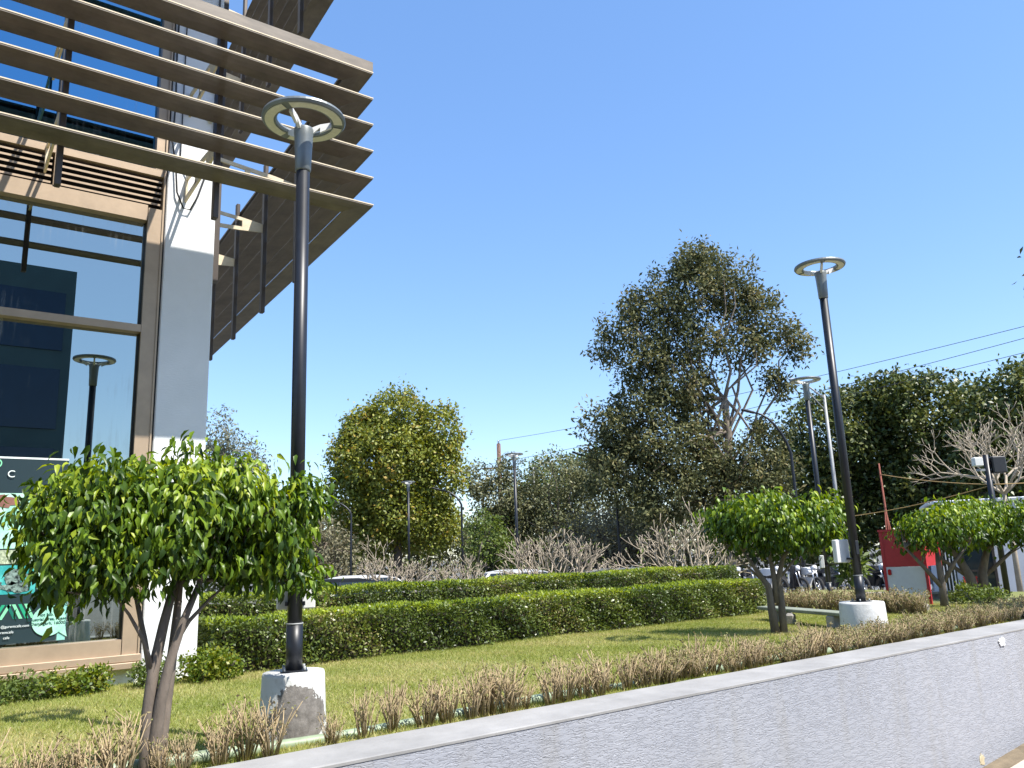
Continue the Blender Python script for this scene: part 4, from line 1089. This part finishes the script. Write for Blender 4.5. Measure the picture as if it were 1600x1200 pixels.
wire('lowest overhead wire of three crossing the sky at the right', off + Vector((U.x * .85, U.y * .85, 7.33)), (30.0, 7.0, 7.5), .3, .011, M['wire'])

# ================================================================== PARKED CARS
def car(label, loc, rz, paint):
    t = thing('parked_car', label, 'car', loc, rz, 'cars parked behind the hedges')
    body = [(-2.0, .32), (-2.02, .62), (-1.92, .86), (-1.25, .95), (1.02, .95), (1.88, .80), (2.0, .58), (1.98, .32)]
    mb = MB(); mb.prism(body, 'y', -.82, .82); mb.build('body', paint, t)
    n = [(-1.72, .93), (-1.25, 1.44), (-.85, 1.50), (.15, 1.49), (.55, 1.40), (1.22, .93)]
    mb = MB(); lo, hi = .76, .60
    def yy(z): return lo + (hi - lo) * (z - .93) / .57
    mb.extrude(None, [(x_, -yy(z_), z_) for x_, z_ in n], [(x_, yy(z_), z_) for x_, z_ in n]); cab = mb.build('cabin_glass', M['car_glass'], t)
    mb = MB()
    mb.extrude(None, [(-1.30, -.62, 1.45), (-.85, -.62, 1.515), (.18, -.62, 1.505), (.56, -.62, 1.42), (.5, -.62, 1.38), (-1.28, -.62, 1.40)], [(-1.30, .62, 1.45), (-.85, .62, 1.515), (.18, .62, 1.505), (.56, .62, 1.42), (.5, .62, 1.38), (-1.28, .62, 1.40)])
    for s in (-1, 1):
        for (xa, xb) in ((-1.72, -1.25), (-.42, -.42), (1.22, .55)):
            mb.tube([(xa, s * .77, .93), (xb, s * .615, 1.43)], .035, 6)
    mb.build('roof', paint, t)
    for sx in (-1.28, 1.25):
        for sy in (-1, 1):
            mb = MB(); mb.tube([(sx, sy * .66, .30), (sx, sy * .84, .30)], .30, 18); w = mb.build('wheel', M['rubber'], t)
            MB().tube([(sx, sy * .80, .30), (sx, sy * .85, .30)], .19, 14).build('rim', M['chrome'], w)
    for sy in (-1, 1):
        MB().box((1.90, sy * .58, .68), (.16, .34, .13), bev=.03).build('headlight', M['panel_white'], t)
        MB().box((-1.97, sy * .62, .74), (.10, .28, .16), bev=.03).build('taillight', M['tail'], t)
        MB().box((.75, sy * .90, .98), (.12, .20, .12), bev=.03).build('mirror', paint, t)
    return t
car('dark car with light windows parked behind the left end of the rear hedge', (9.5, 19.9, gz), R(-20), M['dark_car'])
car('white car parked beneath the small bare frangipani behind the rear hedge', (11.9, 23.6, gz), R(-15), M['white_car'])
car('silver car roof showing above the rear hedge near the bare frangipani', (15.1, 15.2, gz), R(-40), M['silver_car'])
car('white car parked behind the middle of the rear hedge', (15.6, 20.4, gz), R(-30), M['white_car'])

# ================================================================== PARKED MOTORCYCLES AND RAILING
def motorcycle(label, loc, rz, paint, scooter, group):
    t = thing('motorcycle', label, 'motorcycle', loc, rz, group)
    for x_ in (-.62, .64):
        mb = MB(); n = 20; vs, fs = [], []
        for k in range(n):
            a = 2 * math.pi * k / n
            for q in range(6):
                b = 2 * math.pi * q / 6; rr_ = .255 + .05 * math.cos(b); vs.append((x_ + rr_ * math.cos(a), .05 * math.sin(b), .305 + rr_ * math.sin(a)))
        for k in range(n):
            for q in range(6): fs.append((k * 6 + q, k * 6 + (q + 1) % 6, ((k + 1) % n) * 6 + (q + 1) % 6, ((k + 1) % n) * 6 + q))
        mb.add(vs, fs, True); w = mb.build('wheel', M['rubber'], t)
        mb = MB(); mb.tube([(x_, -.04, .305), (x_, .04, .305)], .05, 10)
        for k in range(6):
            a = k * math.pi / 3; mb.tube([(x_, 0, .305), (x_ + .22 * math.cos(a), 0, .305 + .22 * math.sin(a))], .010, 4)
        mb.build('rim', M['chrome'], w)
    mb = MB()
    if scooter:
        mb.prism([(-.78, .55), (-.70, .78), (-.15, .74), (-.05, .50), (-.1, .35), (-.55, .36)], 'y', -.15, .15)
        mb.prism([(-.1, .26), (.36, .26), (.38, .33), (-.1, .35)], 'y', -.17, .17)
        mb.prism([(.34, .30), (.46, .30), (.52, .95), (.42, .98)], 'y', -.20, .20)
    else:
        mb.prism([(-.15, .72), (.05, .90), (.36, .88), (.42, .72), (.2, .66)], 'y', -.13, .13)
        mb.prism([(-.25, .28), (.25, .28), (.30, .58), (-.20, .60)], 'y', -.11, .11)
        mb.prism([(-.85, .70), (-.80, .80), (-.2, .72), (-.2, .60), (-.5, .58)], 'y', -.10, .10)
    mb.build('body', paint, t)
    mb = MB(); mb.prism([(-.82, .78), (-.80, .86), (-.35, .83), (-.08, .78), (-.06, .72), (-.5, .74)], 'y', -.13, .13); mb.build('seat', M['black'], t)
    mb = MB(); mb.tube([(.64, -.07, .305), (.46, -.07, .92)], .022, 6); mb.tube([(.64, .07, .305), (.46, .07, .92)], .022, 6); mb.build('fork', M['chrome'], t)
    mb = MB(); mb.tube([(.34, -.34, 1.02), (.42, -.2, 1.0), (.44, 0, .96), (.42, .2, 1.0), (.34, .34, 1.02)], .014, 6); hb = mb.build('handlebar', M['black'], t)
    for s in (-1, 1):
        MB().tube([(.42, s * .2, 1.0), (.44, s * .28, 1.18)], .007, 5).build('mirror_stem', M['black'], hb)
        MB().box((.44, s * .29, 1.21), (.02, .11, .07), bev=.008).build('mirror', M['black'], hb)
    mb = MB(); mb.lathe([(.02, -.05), (.08, -.03), (.09, .04), (.0, .06)], 12); o = mb.build('headlight', M['panel_white'], t, (.53, 0, .88), (0, math.pi / 2, 0))
    MB().box((-.86, 0, .74), (.05, .16, .07), bev=.01).build('taillight', M['tail'], t)
    mb = MB(); mb.tube([(.05, -.16, .30), (-.4, -.17, .28), (-.85, -.18, .38)], [.02, .035, .045], 8); mb.build('exhaust', M['chrome'], t)
    mb = MB(); mb.tube([(0, .1, .30), (-.05, .30, .0)], .012, 5); mb.build('stand', M['black'], t)
    return t
bx0, bx1 = Vector((21.4, 18.4, gz)), Vector((24.9, 13.1, gz)); nb = 11
PZ = -.42
pm = (bx0 + bx1) / 2; pv = bx1 - bx0
structure(MB().box((pm.x + .1, pm.y + .07, (gz + PZ) / 2 - .02), (pv.length + 3.0, 2.6, PZ - gz + .04), rz=math.atan2(pv.y, pv.x), bev=.03).build('pavement', M['concrete']))
bd_ = (bx1 - bx0).normalized(); face = math.atan2(-bd_.x, bd_.y)
paints = [M['black'], M['silver_car'], M['dark_car'], M['white_car'], M['black'], M['white_car'], M['dark_car'], M['silver_car'], M['black'], M['dark_car'], M['white_car']]
where = ['at the left end of the parked row, beside the rear hedge end', 'second in the parked row, left of the middle ficus stems', 'right behind the middle ficus stems', 'just right of the middle ficus stems', 'in the centre of the parked row before the white railing', 'pale one in the centre right of the parked row', 'left of the tall right lamp pole', 'pale one behind the tall right lamp pole', 'just right of the tall right lamp pole', 'between the tall right lamp and the red notice board', 'half hidden behind the red notice board']
for i in range(nb):
    p = bx0.lerp(bx1, (i + .1) / (nb - .8))
    motorcycle('parked motorcycle ' + where[i], (p.x, p.y, PZ), R(258 + RND.uniform(-16, 16)), paints[i], i % 3 == 1, 'motorcycles parked before the white railing')
fl = thing('railing', 'white picket railing behind the parked motorcycles', 'railing', (0, 0, gz))
fa, fb = Vector((22.2, 22.6, 0)), Vector((28.3, 13.3, 0)); fd = fb - fa; ang = math.atan2(fd.y, fd.x); npk = 74
pk = MB().box((0, 0, .62), (.055, .03, 1.10), bev=.005).mesh('picket', M['rail_white'])
for i in range(npk):
    p = fa + fd * (i + .5) / npk; link('picket', pk, fl, (p.x, p.y, 0), (0, 0, ang))
for h in (.32, 1.0):
    MB().box(((fa.x + fb.x) / 2, (fa.y + fb.y) / 2, h), (fd.length, .04, .07), rz=ang).build('rail', M['rail_white'], fl)
MB().box(((fa.x + fb.x) / 2, (fa.y + fb.y) / 2, .04), (fd.length, .2, .16), rz=ang).build('kerb', M['concrete'], fl)

# ================================================================== RIGHT-HAND CORNER
nbd = thing('notice_board', 'red framed notice board with a white lower panel between two legs', 'notice board', (14.98, 8.45, 0), 0)
q0, q1 = Vector((0, 0, 0)), Vector((1.0, -.22, 0)); dq = (q1 - q0); an = math.atan2(dq.y, dq.x) + R(-2); ln = dq.length
# dark front sheet faces left/front in shade; side wing faces the sun
an = R(-77); d0 = Vector((math.cos(an), math.sin(an), 0)); ln = .72
mid = d0 * ln / 2
MB().box(mid + Vector((0, 0, 1.03)), (ln, .04, .66), rz=an).build('upper_panel', M['red'], nbd)
MB().box(mid + Vector((0, 0, .42)), (ln, .03, .55), rz=an).build('lower_panel', M['panel_white'], nbd)
for s in (0, 1):
    MB().box(d0 * ln * s + Vector((0, 0, .67)), (.05, .06, 1.38), rz=an).build('leg', M['red'], nbd)
MB().box(mid + Vector((0, 0, 1.37)), (ln + .08, .10, .04), rz=an).build('top_rail', M['red'], nbd)
wg = d0 * ln + Vector((.42, .06, 0)); MB().box(wg + Vector((0, 0, .93)), (.76, .03, .46), rz=R(8)).build('side_panel', M['red'], nbd)
MB().box(wg + Vector((.36, .06, .58)), (.05, .05, 1.2), rz=R(16)).build('leg', M['red'], nbd)
MB().box(d0 * .04 + Vector((-.02, -.05, .60)), (.07, .05, .11), bev=.015).build('alarm_box', M['tail'], nbd)
# white cabin
cb_ = thing('cabin', 'low white cabin with a dark glazed door behind the right ficus trees', 'building', (21.94, 10.9, gz), R(-60))
MB().box((4.0, 2.0, 1.40), (8.0, 4.0, 2.80)).build('wall', M['cabin_white'], cb_)
MB().box((4.0, 2.0, 2.88), (8.1, 4.1, .10), bev=.02).build('roof', M['cabin_white'], cb_)
dr = MB().box((.95, -.012, 1.05), (.66, .05, 2.05)).build('door', M['car_glass'], cb_)
fr = MB(); fr.box((.60, -.03, 1.06), (.06, .08, 2.12)); fr.box((1.30, -.03, 1.06), (.06, .08, 2.12)); fr.box((.95, -.03, 2.11), (.76, .08, .06)); fr.box((.95, -.03, 1.1), (.64, .07, .05)); fr.build('door_frame', M['bronze_post'], dr)
wn_ = MB().box((3.6, -.012, 1.5), (1.3, .05, .9)).build('window', M['car_glass'], cb_)
for k in range(6): MB().box((3.05 + k * .22, -.04, 1.5), (.025, .02, .9)).build('window_bar', M['rail_white'], wn_)
gw = MB().box((.24, -.012, 1.15), (.34, .05, 1.1)).build('window', M['car_glass'], cb_)
for k in range(4): MB().box((.12 + k * .08, -.05, 1.15), (.025, .02, 1.1)).build('window_bar', M['rail_white'], gw)
lw = thing('low_wall', 'low brown brick kerb wall behind the red notice board', 'wall', (0, 0, 0))
MB().box((16.9, 8.9, -.16), (.2, 2.0, .5), rz=R(32)).build('wall_body', M['stone'], lw)
MB().box((16.9, 8.9, .11), (.26, 2.06, .05), rz=R(32)).build('coping', M['concrete'], lw)
# rusty mast with stays, floodlight pole, yellow cables
ms_ = thing('rusty_mast', 'thin rusty red mast of several rods behind the notice board', 'mast', (21.0, 11.62, gz))
MB().tube([(0, 0, 0), (.02, 0, 2.0), (-.02, 0, 4.0)], [.045, .035, .02], 7).build('mast_rod', M['rust'], ms_)
for (a_, b_) in (((-.12, .05), 2.9), ((.12, -.10), 2.8), ((.05, .12), 2.6)):
    MB().tube([(a_[0], a_[1], 0), (a_[0] * .9, a_[1] * .9, 1.6), (0, 0, b_)], [.025, .02, .014], 6).build('stay_rod', M['rust'], ms_)
fp = thing('floodlight_pole', 'black pole with box floodlights above the right edge ficus tree', 'lamp', (18.87, 8.0, 0))
MB().tube([(0, 0, 0), (0, 0, 2.95)], .06, 12).build('pole', M['pole'], fp)
MB().box((.22 * U.x, .22 * U.y, 2.72), (.30, .22, .36), rz=math.atan2(U.y, U.x), bev=.02).build('floodlight', M['black'], fp)
MB().box((-.20 * U.x, -.20 * U.y, 2.80), (.20, .14, .20), rz=math.atan2(U.y, U.x), bev=.02).build('junction_box', M['box_white'], fp)
MB().box((0, 0, 2.62), (.5, .05, .05), rz=math.atan2(U.y, U.x)).build('cross_bar', M['silver_pole'], fp)
wire('upper yellow cable from the rusty mast to the floodlight pole', (20.98, 11.6, 2.95), (18.87, 8.0, 2.30), .05, .010, M['wire_yellow'], 'cable', 'yellow cables')
wire('lower yellow cable sagging to the floodlight pole', (20.3, 14.0, 1.85), (18.87, 8.0, 2.28), .16, .010, M['wire_yellow'], 'cable', 'yellow cables')
wire('short yellow cable leaving the floodlight pole to the right', (18.87, 8.0, 2.30), (21.5, 4.5, 2.4), .05, .010, M['wire_yellow'], 'cable', 'yellow cables')
# bench slab on stones
bn = thing('bench', 'long green-topped concrete slab bench between front hedge end and lamp base', 'bench', (0, 0, 0))
b0, b1 = Vector((11.35, 8.55, 0)), Vector((10.62, 6.45, 0)); bdv = b1 - b0; ba = math.atan2(bdv.y, bdv.x); bm = (b0 + b1) / 2
MB().box(bm + Vector((0, 0, .19)), (bdv.length, .28, .05), rz=ba, bev=.008).build('seat', mat('green_concrete', (.20, .22, .17), .8, var=.25, scale=6), bn)
for s in (.2, .80):
    p = b0.lerp(b1, s); MB().box(p + Vector((0, 0, .08)), (.16, .30, .165), rz=ba, bev=.012).build('support', M['concrete'], bn)
for (p, s, lab) in (((10.9, 7.75, .05), .20, 'loose stone block under the bench, left one'), ((11.35, 7.25, .06), .22, 'loose stone block under the bench, right one')):
    o = MB().box((0, 0, .02), (s, s * .7, .17), rz=.5, bev=.03).build('stone_block', M['stone'], None, p); tag(o, lab, 'stone', 'stone blocks by the bench')
# dry hedge behind the bench, bush and rubble
k = 0
for i in range(16):
    p = Vector((13.0, 9.55, 0)).lerp(Vector((13.3, 7.0, 0)), i / 15)
    twig_shrub(p.x + RND.uniform(-.1, .1), p.y, DENSE, i, 1.55, 'dry brown shrubs behind the bench', 'dry brown shrub of the row behind the slab bench')
leafy_shrub('small green bush between the stems of the two right ficus trees', (15.6, 7.3, 0), [((0, 0, .14), (.35, .3, .2)), ((.4, -.2, .12), (.3, .3, .16))], 160, .07, .035, M['fresh_leaf'])
leafy_shrub('pale green broad-leaved plant left of the red notice board', (17.0, 10.4, 0), [((0, 0, .75), (.28, .28, .28)), ((.1, 0, .45), (.22, .22, .3))], 34, .26, .07, M['fresh_leaf'])
for i in range(9):
    p = (13.75 + RND.uniform(-.28, .28), 7.35 + RND.uniform(-.22, .22), .05 + .07 * (i > 5))
    s = RND.uniform(.10, .2); o = MB().box((0, 0, 0), (s * 1.4, s, s * .8), rz=RND.uniform(0, 3), rx=RND.uniform(-.4, .4), bev=.03).build('rubble_stone', M['stone'], None, p)
    tag(o, 'dark stone of the small rubble heap below the right ficus trees', 'stone', 'stones of the rubble heap')
cr = thing('crate', 'red plastic lattice crate against the white cabin wall', 'crate', (18.6, 8.55, 0), R(-48))
for i in range(5):
    MB().box((-.16 + i * .08, 0, .2), (.022, .02, .34)).build('upright', M['red'], cr)
for i in range(4):
    MB().box((0, -.002, .06 + i * .095), (.36, .024, .022)).build('bar', M['red'], cr)
